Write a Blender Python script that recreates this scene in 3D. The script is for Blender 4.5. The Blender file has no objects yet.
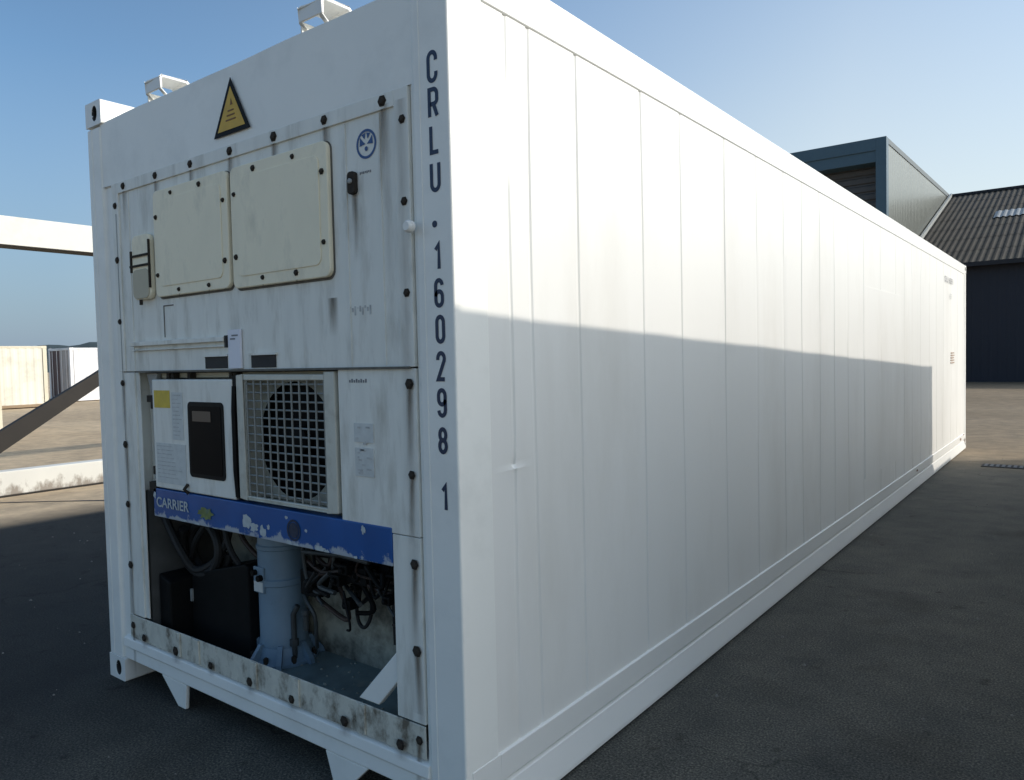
import bpy, math, random
from mathutils import Vector, Matrix
random.seed(7)
SC = bpy.context.scene
COL = SC.collection
R = math.radians

# ------------------------------------------------------------------ camera
def cam_axes(yaw, pitch, roll):
    cy, sy = math.cos(yaw), math.sin(yaw)
    f = Vector((sy*math.cos(pitch), cy*math.cos(pitch), math.sin(pitch)))
    r = Vector((cy, -sy, 0)); u = r.cross(f)
    r2 = r*math.cos(roll)+u*math.sin(roll); u2 = -r*math.sin(roll)+u*math.cos(roll)
    return r2, u2, f
cd = bpy.data.cameras.new('camera'); cam = bpy.data.objects.new('camera', cd); COL.objects.link(cam)
cr, cu, cf = cam_axes(-0.654553, -0.041007, -0.022776)
M = Matrix((cr, cu, -cf)).transposed().to_4x4(); M.translation = Vector((1.57845, -1.77024, 1.58529))
cam.matrix_world = M
cd.sensor_width = 36; cd.lens = 754.4786/1024*36; cd.clip_start = 0.03; cd.clip_end = 9000
SC.camera = cam

# ------------------------------------------------------------------ light
SUN_AZ, SUN_EL = R(35), R(26.8)          # direction towards the sun, azimuth from +x to +y
w = bpy.data.worlds.new('World'); SC.world = w; w.use_nodes = True
nt = w.node_tree; nt.nodes.clear()
sky = nt.nodes.new('ShaderNodeTexSky'); sky.sky_type = 'NISHITA'; sky.sun_disc = False
sky.sun_elevation = SUN_EL; sky.sun_rotation = R(90)-SUN_AZ
sky.altitude = 0; sky.air_density = 1.0; sky.dust_density = 0.3; sky.ozone_density = 3.0
bg = nt.nodes.new('ShaderNodeBackground'); bg.inputs[1].default_value = 0.15
wo = nt.nodes.new('ShaderNodeOutputWorld')
sd = Vector((math.cos(SUN_AZ)*math.cos(SUN_EL), math.sin(SUN_AZ)*math.cos(SUN_EL), math.sin(SUN_EL)))
AUR = 2.75
def vm(op, a, c=None, sc=None):
    q = nt.nodes.new('ShaderNodeVectorMath'); q.operation = op
    for i, v in ((0, a), (1, c)):
        if v is None: continue
        if hasattr(v, 'links'): nt.links.new(v, q.inputs[i])
        else: q.inputs[i].default_value = v
    if sc is not None: q.inputs['Scale'].default_value = sc
    return q
def mrange(src, a, c, lo=0.0, hi=1.0, kind='SMOOTHSTEP'):
    q = nt.nodes.new('ShaderNodeMapRange'); q.interpolation_type = kind
    q.inputs[1].default_value = a; q.inputs[2].default_value = c; q.inputs[3].default_value = lo; q.inputs[4].default_value = hi
    nt.links.new(src, q.inputs[0]); return q.outputs[0]
def wmix(f, a, c):
    q = nt.nodes.new('ShaderNodeMix'); q.data_type = 'RGBA'; nt.links.new(f, q.inputs['Factor'])
    for k, v in (('A', a), ('B', c)):
        if hasattr(v, 'links'): nt.links.new(v, q.inputs[k])
        else: q.inputs[k].default_value = (*v, 1)
    return q.outputs['Result']
# thin whitish haze low in the sky, brighter towards the sun
tcw = nt.nodes.new('ShaderNodeTexCoord'); dirw = tcw.outputs['Generated']
sep = nt.nodes.new('ShaderNodeSeparateXYZ'); nt.links.new(dirw, sep.inputs[0])
sunward = vm('DOT_PRODUCT', dirw, (math.cos(SUN_AZ), math.sin(SUN_AZ), 0)).outputs['Value']
K = 1/(0.15*1.087)
hz = wmix(mrange(sunward, -0.55, 0.35, kind='LINEAR'), (0.26*K, 0.345*K, 0.46*K), (0.79*K, 0.82*K, 0.77*K))
tint = vm('MULTIPLY', sky.outputs[0], (0.84, 0.93, 0.92)).outputs[0]
fa = mrange(sep.outputs[2], 0.02, 0.34, 0.95, 0.0, 'LINEAR'); fb = mrange(sep.outputs[2], 0.02, 0.58, 0.95, 0.08, 'LINEAR')
ff = nt.nodes.new('ShaderNodeMix'); ff.data_type = 'FLOAT'
nt.links.new(mrange(sunward, -0.55, 0.35, kind='LINEAR'), ff.inputs[0]); nt.links.new(fa, ff.inputs[2]); nt.links.new(fb, ff.inputs[3])
lift = vm('SCALE', tint); nt.links.new(mrange(sunward, -0.6, 0.1, 1.0, 1.32), lift.inputs['Scale'])
skyc = wmix(ff.outputs[0], lift.outputs[0], hz)
# bright aureole of haze round the sun
tosun = vm('DOT_PRODUCT', dirw, tuple(sd)).outputs['Value']
au = mrange(tosun, 0.66, 1.0, 0.0, 1.0, 'LINEAR')
pw = nt.nodes.new('ShaderNodeMath'); pw.operation = 'POWER'; nt.links.new(au, pw.inputs[0]); pw.inputs[1].default_value = 1.6
col_a = vm('SCALE', (AUR*K, 0.97*AUR*K, 0.9*AUR*K)); nt.links.new(pw.outputs[0], col_a.inputs['Scale'])
skyc = vm('ADD', skyc, col_a.outputs[0]).outputs[0]
nt.links.new(skyc, bg.inputs[0]); nt.links.new(bg.outputs[0], wo.inputs[0])
sl = bpy.data.lights.new('sun', 'SUN'); sun = bpy.data.objects.new('sun', sl); COL.objects.link(sun)
sl.energy = 2.75; sl.angle = R(0.55); sl.color = (1, 0.93, 0.84)
sd = Vector((math.cos(SUN_AZ)*math.cos(SUN_EL), math.sin(SUN_AZ)*math.cos(SUN_EL), math.sin(SUN_EL)))
sun.rotation_euler = sd.to_track_quat('Z', 'Y').to_euler(); sun.location = (20, 20, 20)
vs = SC.view_settings; vs.view_transform = 'Standard'; vs.look = 'None'; vs.gamma = 1; vs.exposure = 0.12
vs.use_curve_mapping = False

# ------------------------------------------------------------------ materials
def mat(name, col, rough=0.5, metal=0.0, var=0.0, vscale=3.0, bump=0.0, bscale=60.0, spec=0.5,
        dirt=None, dirt_amt=0.0, dirt_scale=4.0, dirt_lo=0.5, dirt_hi=0.75, stretch=(1, 1, 1), grad=None, detail=6):
    """Procedural paint/metal: colour variation, patches of dirt (object space), fine bump.
    grad = (axis, z_at_full, z_at_none): raises the dirt towards a given height of the object."""
    m = bpy.data.materials.new(name); m.use_nodes = True
    n = m.node_tree.nodes; l = m.node_tree.links
    b = n['Principled BSDF']
    b.inputs['Roughness'].default_value = rough; b.inputs['Metallic'].default_value = metal
    b.inputs['Specular IOR Level'].default_value = spec
    tc = n.new('ShaderNodeTexCoord')
    mp = n.new('ShaderNodeMapping'); mp.inputs['Scale'].default_value = stretch
    l.new(tc.outputs['Object'], mp.inputs[0])
    c = n.new('ShaderNodeRGB'); c.outputs[0].default_value = (*col, 1)
    out = c.outputs[0]
    if var:
        no = n.new('ShaderNodeTexNoise'); no.inputs['Scale'].default_value = vscale; no.inputs['Detail'].default_value = detail
        l.new(mp.outputs[0], no.inputs[0])
        mr = n.new('ShaderNodeMapRange'); mr.inputs[1].default_value = 0.25; mr.inputs[2].default_value = 0.75
        mr.inputs[3].default_value = 1-var; mr.inputs[4].default_value = 1+var
        l.new(no.outputs[0], mr.inputs[0])
        mx = n.new('ShaderNodeVectorMath'); mx.operation = 'SCALE'
        l.new(out, mx.inputs[0]); l.new(mr.outputs[0], mx.inputs['Scale']); out = mx.outputs[0]
    if dirt:
        no = n.new('ShaderNodeTexNoise'); no.inputs['Scale'].default_value = dirt_scale; no.inputs['Detail'].default_value = 9
        no.inputs['Roughness'].default_value = 0.65
        l.new(mp.outputs[0], no.inputs[0])
        src = no.outputs[0]
        if grad:
            ax, z1, z0 = grad
            sp = n.new('ShaderNodeSeparateXYZ'); l.new(tc.outputs['Object'], sp.inputs[0])
            g = n.new('ShaderNodeMapRange'); g.inputs[1].default_value = z0; g.inputs[2].default_value = z1
            g.inputs[3].default_value = 0; g.inputs[4].default_value = 0.3
            l.new(sp.outputs[ax], g.inputs[0])
            ad = n.new('ShaderNodeMath'); ad.operation = 'ADD'; l.new(src, ad.inputs[0]); l.new(g.outputs[0], ad.inputs[1]); src = ad.outputs[0]
        mr = n.new('ShaderNodeMapRange'); mr.inputs[1].default_value = dirt_lo; mr.inputs[2].default_value = dirt_hi
        mr.inputs[3].default_value = 0; mr.inputs[4].default_value = dirt_amt
        l.new(src, mr.inputs[0])
        mx = n.new('ShaderNodeMix'); mx.data_type = 'RGBA'
        l.new(mr.outputs[0], mx.inputs['Factor']); l.new(out, mx.inputs['A']); mx.inputs['B'].default_value = (*dirt, 1)
        out = mx.outputs['Result']
    l.new(out, b.inputs['Base Color'])
    if bump:
        no = n.new('ShaderNodeTexNoise'); no.inputs['Scale'].default_value = bscale; no.inputs['Detail'].default_value = 5
        l.new(tc.outputs['Object'], no.inputs[0])
        bp = n.new('ShaderNodeBump'); bp.inputs['Strength'].default_value = bump; bp.inputs['Distance'].default_value = 0.01
        l.new(no.outputs[0], bp.inputs['Height']); l.new(bp.outputs[0], b.inputs['Normal'])
    return m

WHITE = mat('white_gloss_paint', (0.80, 0.79, 0.745), 0.42, var=0.02, vscale=1.2, bump=0.05, bscale=25)
WHITE_SIDE = mat('white_side_paint', (0.80, 0.785, 0.735), 0.45, var=0.03, vscale=0.9, bump=0.03, bscale=18,
                 dirt=(0.60, 0.57, 0.50), dirt_amt=0.45, dirt_scale=1.6, dirt_lo=0.5, dirt_hi=0.8, stretch=(1, 1, 0.3))
WHITE_FRONT = mat('white_front_paint', (0.86, 0.85, 0.79), 0.45, var=0.03, vscale=2.5, bump=0.05, bscale=25,
                  dirt=(0.5, 0.5, 0.46), dirt_amt=0.3, dirt_scale=3)
UNIT = mat('aged_unit_paint', (0.78, 0.77, 0.70), 0.5, var=0.06, vscale=6, bump=0.08, bscale=30,
           dirt=(0.30, 0.27, 0.20), dirt_amt=0.7, dirt_scale=3.2, dirt_lo=0.5, dirt_hi=0.8, stretch=(3.2, 1, 0.7))
UNIT_DIRTY = mat('dirty_sill_paint', (0.62, 0.60, 0.51), 0.6, var=0.14, vscale=22, bump=0.2, bscale=30,
                 dirt=(0.10, 0.075, 0.045), dirt_amt=0.9, dirt_scale=11, dirt_lo=0.49, dirt_hi=0.66, stretch=(1.2, 1, 0.8))
CREAM = mat('cream_panel_paint', (0.90, 0.81, 0.60), 0.5, var=0.05, vscale=4, bump=0.06, bscale=30,
            dirt=(0.36, 0.33, 0.25), dirt_amt=0.5, dirt_scale=4, dirt_lo=0.52, dirt_hi=0.8, stretch=(2, 1, 1))
GRF = mat('grille_frame_paint', (0.58, 0.57, 0.49), 0.5, var=0.05, vscale=8, dirt=(0.25, 0.22, 0.16), dirt_amt=0.6, dirt_scale=9)
BEIGE = mat('yellowed_beige', (0.48, 0.43, 0.31), 0.55, var=0.08, vscale=9)
GREYM = mat('grey_aged_metal', (0.34, 0.35, 0.34), 0.55, var=0.12, vscale=12, dirt=(0.1, 0.08, 0.06), dirt_amt=0.6, dirt_scale=14)
SHROUD = mat('grimy_fan_shroud', (0.42, 0.42, 0.35), 0.6, var=0.12, vscale=10, dirt=(0.08, 0.075, 0.06), dirt_amt=0.7, dirt_scale=9)
WIRE = mat('galvanised_wire', (0.27, 0.28, 0.26), 0.5, metal=0.2, var=0.1, vscale=20)
BOLT = mat('dark_rusty_bolt', (0.04, 0.033, 0.026), 0.85, metal=0.0, spec=0.2, var=0.3, vscale=60)
DARK = mat('dark_recess', (0.02, 0.02, 0.02), 0.7, var=0.2, vscale=20)
GASKET = mat('dirty_gasket_line', (0.13, 0.12, 0.10), 0.8, var=0.3, vscale=25)
BLACK = mat('matt_black_plastic', (0.007, 0.007, 0.007), 0.6, spec=0.15, var=0.3, vscale=15)
RUBBER = mat('black_rubber', (0.02, 0.02, 0.02), 0.55, spec=0.35)
GLASS = mat('dark_window', (0.003, 0.003, 0.004), 0.5, spec=0.06)
YELLOW = mat('yellow_sticker_vinyl', (0.60, 0.43, 0.03), 0.5, var=0.2, vscale=18)
AMBER = mat('faded_amber_vinyl', (0.60, 0.36, 0.02), 0.5, var=0.15, vscale=15)
INK = mat('navy_lettering', (0.016, 0.03, 0.07), 0.5)
BLUEINK = mat('blue_emblem_ink', (0.03, 0.08, 0.22), 0.5)
PAPER = mat('faded_sticker_paper', (0.60, 0.61, 0.58), 0.6, var=0.1, vscale=30)
PAPERW = mat('white_label_paper', (0.78, 0.78, 0.83), 0.6)
GREYINK = mat('faded_print', (0.2, 0.2, 0.21), 0.7, var=0.3, vscale=60)
GREYINK2 = mat('pale_faded_print', (0.48, 0.48, 0.46), 0.7, var=0.3, vscale=40)
BROWNINK = mat('brown_faded_print', (0.42, 0.32, 0.25), 0.7, var=0.3, vscale=40)
BLUE = mat('blue_peeling_paint', (0.006, 0.082, 0.29), 0.4, var=0.18, vscale=6,
           dirt=(0.42, 0.45, 0.47), dirt_amt=0.9, dirt_scale=11, dirt_lo=0.69, dirt_hi=0.75, grad=(2, 0.885, 0.94))
CHIP = mat('bare_primer_chip', (0.46, 0.5, 0.5), 0.7, var=0.15, vscale=40)
COMP = mat('pale_blue_compressor_paint', (0.18, 0.26, 0.33), 0.45, var=0.08, vscale=10,
           dirt=(0.08, 0.08, 0.07), dirt_amt=0.6, dirt_scale=9, dirt_lo=0.58, dirt_hi=0.8, bump=0.1, bscale=50)
BAYWALL = mat('grimy_bay_lining', (0.46, 0.44, 0.35), 0.7, var=0.15, vscale=8,
              dirt=(0.05, 0.045, 0.035), dirt_amt=0.9, dirt_scale=6, dirt_lo=0.42, dirt_hi=0.66)
LIN = mat('dark_grimy_lining', (0.07, 0.07, 0.065), 0.8, var=0.3, vscale=9)
BAYFLOOR = mat('oily_bay_floor', (0.17, 0.22, 0.215), 0.4, var=0.3, vscale=10, dirt=(0.3, 0.28, 0.22), dirt_amt=0.6, dirt_scale=12,
               dirt_lo=0.55, dirt_hi=0.72, bump=0.2, bscale=30)
COPPER = mat('tarnished_copper', (0.05, 0.03, 0.022), 0.6, metal=0.2, var=0.3, vscale=20)
PIPE = mat('dull_grey_pipe', (0.05, 0.055, 0.055), 0.5, var=0.3, vscale=15)

def streak_material():
    m = bpy.data.materials.new('rust_streak'); m.use_nodes = True
    n = m.node_tree.nodes; l = m.node_tree.links; b = n['Principled BSDF']
    b.inputs['Base Color'].default_value = (0.13, 0.088, 0.05, 1); b.inputs['Roughness'].default_value = 0.8
    uv = n.new('ShaderNodeUVMap'); sp = n.new('ShaderNodeSeparateXYZ'); l.new(uv.outputs[0], sp.inputs[0])
    def math_(op, a, c):
        q = n.new('ShaderNodeMath'); q.operation = op
        for i, v in ((0, a), (1, c)):
            if hasattr(v, 'links'): l.new(v, q.inputs[i])
            else: q.inputs[i].default_value = v
        return q.outputs[0]
    d = math_('ABSOLUTE', math_('SUBTRACT', sp.outputs[0], 0.5), 0)
    e = math_('SUBTRACT', 1.0, math_('MULTIPLY', d, 2.0))
    f = math_('MULTIPLY', math_('POWER', e, 0.9), sp.outputs[1])
    tc = n.new('ShaderNodeTexCoord'); mp = n.new('ShaderNodeMapping'); mp.inputs['Scale'].default_value = (60, 1, 8)
    l.new(tc.outputs['Object'], mp.inputs[0]); no = n.new('ShaderNodeTexNoise'); no.inputs['Scale'].default_value = 1.0
    l.new(mp.outputs[0], no.inputs[0])
    g = math_('MULTIPLY', math_('MULTIPLY', f, no.outputs[0]), 1.35)
    l.new(g, b.inputs['Alpha'])
    return m
STREAK = streak_material()

# ------------------------------------------------------------------ mesh helpers
class MB:
    def __init__(s): s.v = []; s.f = []; s.m = []; s.uv = {}
    def face(s, pts, mi=0, uv=None):
        i = len(s.v); s.v += [tuple(p) for p in pts]; s.f.append(tuple(range(i, i+len(pts)))); s.m.append(mi)
        if uv: s.uv[len(s.f)-1] = uv
        return s
    def hexa(s, p, mi=0):
        i = len(s.v); s.v += [tuple(q) for q in p]
        for f in ((0, 3, 2, 1), (4, 5, 6, 7), (0, 1, 5, 4), (1, 2, 6, 5), (2, 3, 7, 6), (3, 0, 4, 7)):
            s.f.append(tuple(i+k for k in f)); s.m.append(mi)
        return s
    def box(s, x0, x1, y0, y1, z0, z1, mi=0):
        return s.hexa([(x0, y0, z0), (x1, y0, z0), (x1, y1, z0), (x0, y1, z0), (x0, y0, z1), (x1, y0, z1), (x1, y1, z1), (x0, y1, z1)], mi)
    def prism(s, poly, axis, a, b, mi=0):
        """poly in the two other axes (in x,y,z order), extruded along axis from a to b."""
        def P(q, t):
            return {0: (t, q[0], q[1]), 1: (q[0], t, q[1]), 2: (q[0], q[1], t)}[axis]
        n = len(poly); i = len(s.v)
        s.v += [P(q, a) for q in poly] + [P(q, b) for q in poly]
        s.f.append(tuple(i+k for k in range(n))[::-1]); s.m.append(mi)
        s.f.append(tuple(i+n+k for k in range(n))); s.m.append(mi)
        for k in range(n):
            k2 = (k+1) % n; s.f.append((i+k, i+k2, i+n+k2, i+n+k)); s.m.append(mi)
        return s
    def tube(s, pts, r, n=8, mi=0, caps=True):
        pts = [Vector(p) for p in pts]; rr = r if isinstance(r, (list, tuple)) else [r]*len(pts)
        i0 = len(s.v); up = None
        for k, p in enumerate(pts):
            d = (pts[min(k+1, len(pts)-1)]-pts[max(k-1, 0)]).normalized()
            if up is None: up = Vector((0, 0, 1)) if abs(d.z) < 0.9 else Vector((1, 0, 0))
            a = d.cross(up).normalized(); b = a.cross(d).normalized(); up = b
            for j in range(n):
                t = 2*math.pi*j/n; s.v.append(tuple(p+a*math.cos(t)*rr[k]+b*math.sin(t)*rr[k]))
        for k in range(len(pts)-1):
            for j in range(n):
                j2 = (j+1) % n; s.f.append((i0+k*n+j, i0+k*n+j2, i0+(k+1)*n+j2, i0+(k+1)*n+j)); s.m.append(mi)
        if caps:
            s.f.append(tuple(i0+j for j in range(n))[::-1]); s.m.append(mi)
            e = i0+(len(pts)-1)*n; s.f.append(tuple(e+j for j in range(n))); s.m.append(mi)
        return s
    def lathe(s, c, prof, n=24, mi=0, axis=2):
        """prof list of (radius, height) round a vertical (2) or y (1) axis through c."""
        i0 = len(s.v)
        for r, h in prof:
            for j in range(n):
                t = 2*math.pi*j/n
                if axis == 2: s.v.append((c[0]+r*math.cos(t), c[1]+r*math.sin(t), c[2]+h))
                elif axis == 1: s.v.append((c[0]+r*math.cos(t), c[1]+h, c[2]+r*math.sin(t)))
                else: s.v.append((c[0]+h, c[1]+r*math.cos(t), c[2]+r*math.sin(t)))
        for k in range(len(prof)-1):
            for j in range(n):
                j2 = (j+1) % n; s.f.append((i0+k*n+j, i0+k*n+j2, i0+(k+1)*n+j2, i0+(k+1)*n+j)); s.m.append(mi)
        s.f.append(tuple(i0+j for j in range(n))[::-1]); s.m.append(mi)
        e = i0+(len(prof)-1)*n; s.f.append(tuple(e+j for j in range(n))); s.m.append(mi)
        return s
    def ring_plate(s, P, u0, u1, v0, v1, cu_, cv, ru, rv, depth, mi=0, mi2=1, n=24):
        """rectangle u0..u1 x v0..v1 with an oval hole; P(u, v, d) -> xyz; hole walls of the given depth, dark back."""
        ang = sorted(set([2*math.pi*k/n for k in range(n)] + [math.atan2(v-cv, u-cu_) % (2*math.pi) for u in (u0, u1) for v in (v0, v1)]))
        o, a, b = [], [], []
        for t in ang:
            c, q = math.cos(t), math.sin(t)
            k = min([((u1-cu_)/c if c > 1e-9 else (u0-cu_)/c if c < -1e-9 else 1e9), ((v1-cv)/q if q > 1e-9 else (v0-cv)/q if q < -1e-9 else 1e9)])
            o.append(P(cu_+k*c, cv+k*q, 0))
            e = 1/math.sqrt((c/ru)**2+(q/rv)**2)
            a.append(P(cu_+e*c, cv+e*q, 0)); b.append(P(cu_+e*c, cv+e*q, depth))
        N = len(ang)
        for j in range(N):
            j2 = (j+1) % N
            s.face([o[j], o[j2], a[j2], a[j]], mi); s.face([a[j], a[j2], b[j2], b[j]], mi2)
        s.face(b, mi2); return s
    def build(s, name, mats, parent=None, bevel=0, smooth=False, angle=35, seg=2):
        me = bpy.data.meshes.new(name); me.from_pydata(s.v, [], s.f); 
        if not isinstance(mats, (list, tuple)): mats = [mats]
        for m in mats: me.materials.append(m)
        for p, i in zip(me.polygons, s.m): p.material_index = i
        if s.uv:
            ul = me.uv_layers.new(name='UVMap')
            for fi, uv in s.uv.items():
                for li, q in zip(me.polygons[fi].loop_indices, uv): ul.data[li].uv = q
        import bmesh
        bm = bmesh.new(); bm.from_mesh(me); bmesh.ops.remove_doubles(bm, verts=bm.verts, dist=1e-6)
        bmesh.ops.recalc_face_normals(bm, faces=bm.faces)
        bm.to_mesh(me); bm.free()
        if smooth:
            me.shade_smooth()
            me.set_sharp_from_angle(angle=R(angle))
        o = bpy.data.objects.new(name, me); COL.objects.link(o)
        if parent: o.parent = parent
        if bevel:
            b = o.modifiers.new('bevel', 'BEVEL'); b.width = bevel; b.segments = seg; b.limit_method = 'ANGLE'; b.angle_limit = R(40)
            b.harden_normals = False
        return o

def thing(name, label, cat, loc=(0, 0, 0), rz=0, group=None):
    o = bpy.data.objects.new(name, None); COL.objects.link(o); o.location = loc; o.rotation_euler = (0, 0, rz)
    o['label'] = label; o['category'] = cat
    if group: o['group'] = group
    return o
def structure(o): o['kind'] = 'structure'; return o

# ------------------------------------------------------------------ ground
def ground_material():
    m = bpy.data.materials.new('yard_asphalt'); m.use_nodes = True
    n = m.node_tree.nodes; l = m.node_tree.links; b = n['Principled BSDF']
    b.inputs['Roughness'].default_value = 0.85; b.inputs['Specular IOR Level'].default_value = 0.3
    tc = n.new('ShaderNodeTexCoord')
    def noise(sc, det=6, rough=0.6):
        q = n.new('ShaderNodeTexNoise'); q.inputs['Scale'].default_value = sc; q.inputs['Detail'].default_value = det
        q.inputs['Roughness'].default_value = rough; l.new(tc.outputs['Object'], q.inputs[0]); return q.outputs[0]
    def ramp(src, stops):
        q = n.new('ShaderNodeValToRGB'); l.new(src, q.inputs[0]); e = q.color_ramp.elements
        while len(e) < len(stops): e.new(0.5)
        for el, (p, c) in zip(e, stops): el.position = p; el.color = (*c, 1)
        return q.outputs[0]
    def mix(f, a, c, mode='MIX'):
        q = n.new('ShaderNodeMix'); q.data_type = 'RGBA'; q.blend_type = mode
        if isinstance(f, float): q.inputs['Factor'].default_value = f
        else: l.new(f, q.inputs['Factor'])
        l.new(a, q.inputs['A']); l.new(c, q.inputs['B']); return q.outputs['Result']
    big = ramp(noise(0.35, 5), [(0.3, (0.066, 0.069, 0.060)), (0.7, (0.120, 0.114, 0.094))])
    med = ramp(noise(3.0, 8, 0.7), [(0.3, (0.68, 0.69, 0.72)), (0.7, (1.26, 1.22, 1.18))])
    grit = ramp(noise(110, 3, 0.7), [(0.36, (0.35, 0.35, 0.36)), (0.52, (0.95, 0.95, 0.95)), (0.66, (2.1, 2.05, 1.95))])
    blot = ramp(noise(1.1, 3, 0.55), [(0.30, (0.60, 0.58, 0.56)), (0.44, (1.0, 1.0, 1.0))])          # old oil blots
    spots = ramp(noise(7.0, 2, 0.5), [(0.24, (0.45, 0.42, 0.40)), (0.33, (1.0, 1.0, 1.0))])
    wn = n.new('ShaderNodeTexNoise'); wn.inputs['Scale'].default_value = 1.4; wn.inputs['Detail'].default_value = 5; l.new(tc.outputs['Object'], wn.inputs[0])
    wa = n.new('ShaderNodeVectorMath'); wa.operation = 'MULTIPLY_ADD'; l.new(wn.outputs['Color'], wa.inputs[0]); wa.inputs[1].default_value = (0.7, 0.7, 0.7); l.new(tc.outputs['Object'], wa.inputs[2])
    vo = n.new('ShaderNodeTexVoronoi'); vo.feature = 'DISTANCE_TO_EDGE'; vo.inputs['Scale'].default_value = 0.42; l.new(wa.outputs[0], vo.inputs['Vector'])
    crk = ramp(vo.outputs['Distance'], [(0.0, (0.35, 0.35, 0.35)), (0.0045, (1.0, 1.0, 1.0))])
    big = mix(1.0, big, mix(ramp(noise(0.5, 2), [(0.42, (0, 0, 0)), (0.55, (1, 1, 1))]), ramp(noise(0, 0), [(0, (1, 1, 1)), (1, (1, 1, 1))]), crk), 'MULTIPLY')
    near = mix(1.0, mix(1.0, mix(1.0, mix(1.0, big, med, 'MULTIPLY'), blot, 'MULTIPLY'), spots, 'MULTIPLY'), grit, 'MULTIPLY')
    # paler, dusty concrete yard on the far side of the tarred seam, and asphalt painted paler where the sun strikes further off
    left_shade = mix(1.0, near, ramp(noise(0.0, 0), [(0.0, (0.20, 0.225, 0.25)), (1.0, (0.20, 0.225, 0.25))]), 'MULTIPLY')   # asphalt left of the container painted darker to deepen its shade
    far = mix(1.0, ramp(noise(0.16, 7), [(0.3, (0.36, 0.275, 0.175)), (0.7, (0.56, 0.445, 0.295))]), med, 'MULTIPLY')
    sunlit_pale = mix(1.0, ramp(noise(0.22, 7), [(0.3, (0.185, 0.143, 0.09)), (0.7, (0.27, 0.213, 0.14))]), med, 'MULTIPLY')
    sp = n.new('ShaderNodeSeparateXYZ'); l.new(tc.outputs['Object'], sp.inputs[0])
    def edge(out, a, c):
        q = n.new('ShaderNodeMapRange'); q.inputs[1].default_value = a; q.inputs[2].default_value = c
        l.new(out, q.inputs[0]); return q.outputs[0]
    e1 = edge(sp.outputs[0], -7.0, -7.9); e2 = edge(sp.outputs[1], 9.5, 11.5)
    for src_, a_, c_ in ((1, -3.0, -5.0), (0, 4.5, 6.0)):      # unseen yard behind and beside made pale too, to bounce sunlight
        q_ = n.new('ShaderNodeMath'); q_.operation = 'MAXIMUM'; l.new(e2, q_.inputs[0]); l.new(edge(sp.outputs[src_], a_, c_), q_.inputs[1]); e2 = q_.outputs[0]
    near = mix(edge(sp.outputs[0], -1.2, -2.6), near, left_shade)
    l.new(mix(e1, mix(e2, near, sunlit_pale), far), b.inputs['Base Color'])
    bp = n.new('ShaderNodeBump'); bp.inputs['Strength'].default_value = 0.7; bp.inputs['Distance'].default_value = 0.006
    l.new(noise(90, 5, 0.7), bp.inputs['Height']); l.new(bp.outputs[0], b.inputs['Normal'])
    return m
g = MB()
g.face([(-3000, -3000, 0), (3000, -3000, 0), (3000, 3000, 0), (-3000, 3000, 0)])
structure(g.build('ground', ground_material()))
PEB = mat('pale_grit_stone', (0.20, 0.19, 0.17), 0.9, var=0.4, vscale=30)
gb = MB(); rg = random.Random(21)
for k in range(900):
    x = rg.uniform(-6.5, 2.6); y = rg.uniform(-2.0, 11); q = rg.choice((0.003, 0.004, 0.005, 0.007, 0.010))
    if -2.5 < x < 0.03 and y > -0.02: continue
    a = rg.uniform(0, 6); P = [(x+q*math.cos(a+t)*rg.uniform(.7, 1.2), y+q*math.sin(a+t)*rg.uniform(.7, 1.2), 0.0) for t in (0, 1.6, 3.1, 4.7)]
    gb.hexa(P+[(x+(p[0]-x)*0.5, y+(p[1]-y)*0.5, q*0.7) for p in P])
o = gb.build('grit', PEB); o['kind'] = 'stuff'; o['label'] = 'loose grit and small stones on the dark asphalt'; o['category'] = 'grit'
# tar seam in the yard surface
TAR = mat('black_tar', (0.012, 0.012, 0.012), 0.6, var=0.2, vscale=8)
tm = MB()
d = Vector((0.97, 0.74, 0)).normalized(); nrm = Vector((-d.y, d.x, 0)); p0 = Vector((-8.79, 1.61, 0.004))
N = 60; L_, R_ = [], []
for k in range(N+1):
    t = -9+14*k/N; c = p0+d*t+nrm*0.015*math.sin(t*2.3); h = 0.022+0.006*math.sin(t*7.1)
    L_.append(c+nrm*h); R_.append(c-nrm*h)
for k in range(N): tm.face([R_[k], R_[k+1], L_[k+1], L_[k]])
structure(tm.build('ground_seam', TAR))

# distant wooded ridge
HILL = mat('distant_wooded_ridge', (0.03, 0.05, 0.055), 1.0, var=0.3, vscale=0.02)
hm = MB()
NA = 260; pr = []
for k in range(NA+1):
    a = R(95+150*k/NA)                       # azimuth from +x
    h = 15.6+1.6*math.sin(k*0.37)+1.1*math.sin(k*1.13+1)+random.uniform(-0.7, 0.7)
    if a > R(168): h -= 2.2*min(1, (a-R(168))/R(6))
    pr.append([(math.cos(a)*q[0], math.sin(a)*q[0], q[1]*h) for q in ((470, -0.05), (490, 0.55), (505, 0.85), (520, 1.0), (560, 0.95), (640, -0.05))])
for k in range(NA):
    for j in range(5): hm.face([pr[k][j], pr[k+1][j], pr[k+1][j+1], pr[k][j+1]])
structure(hm.build('hills', HILL, smooth=True, angle=60))

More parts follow.
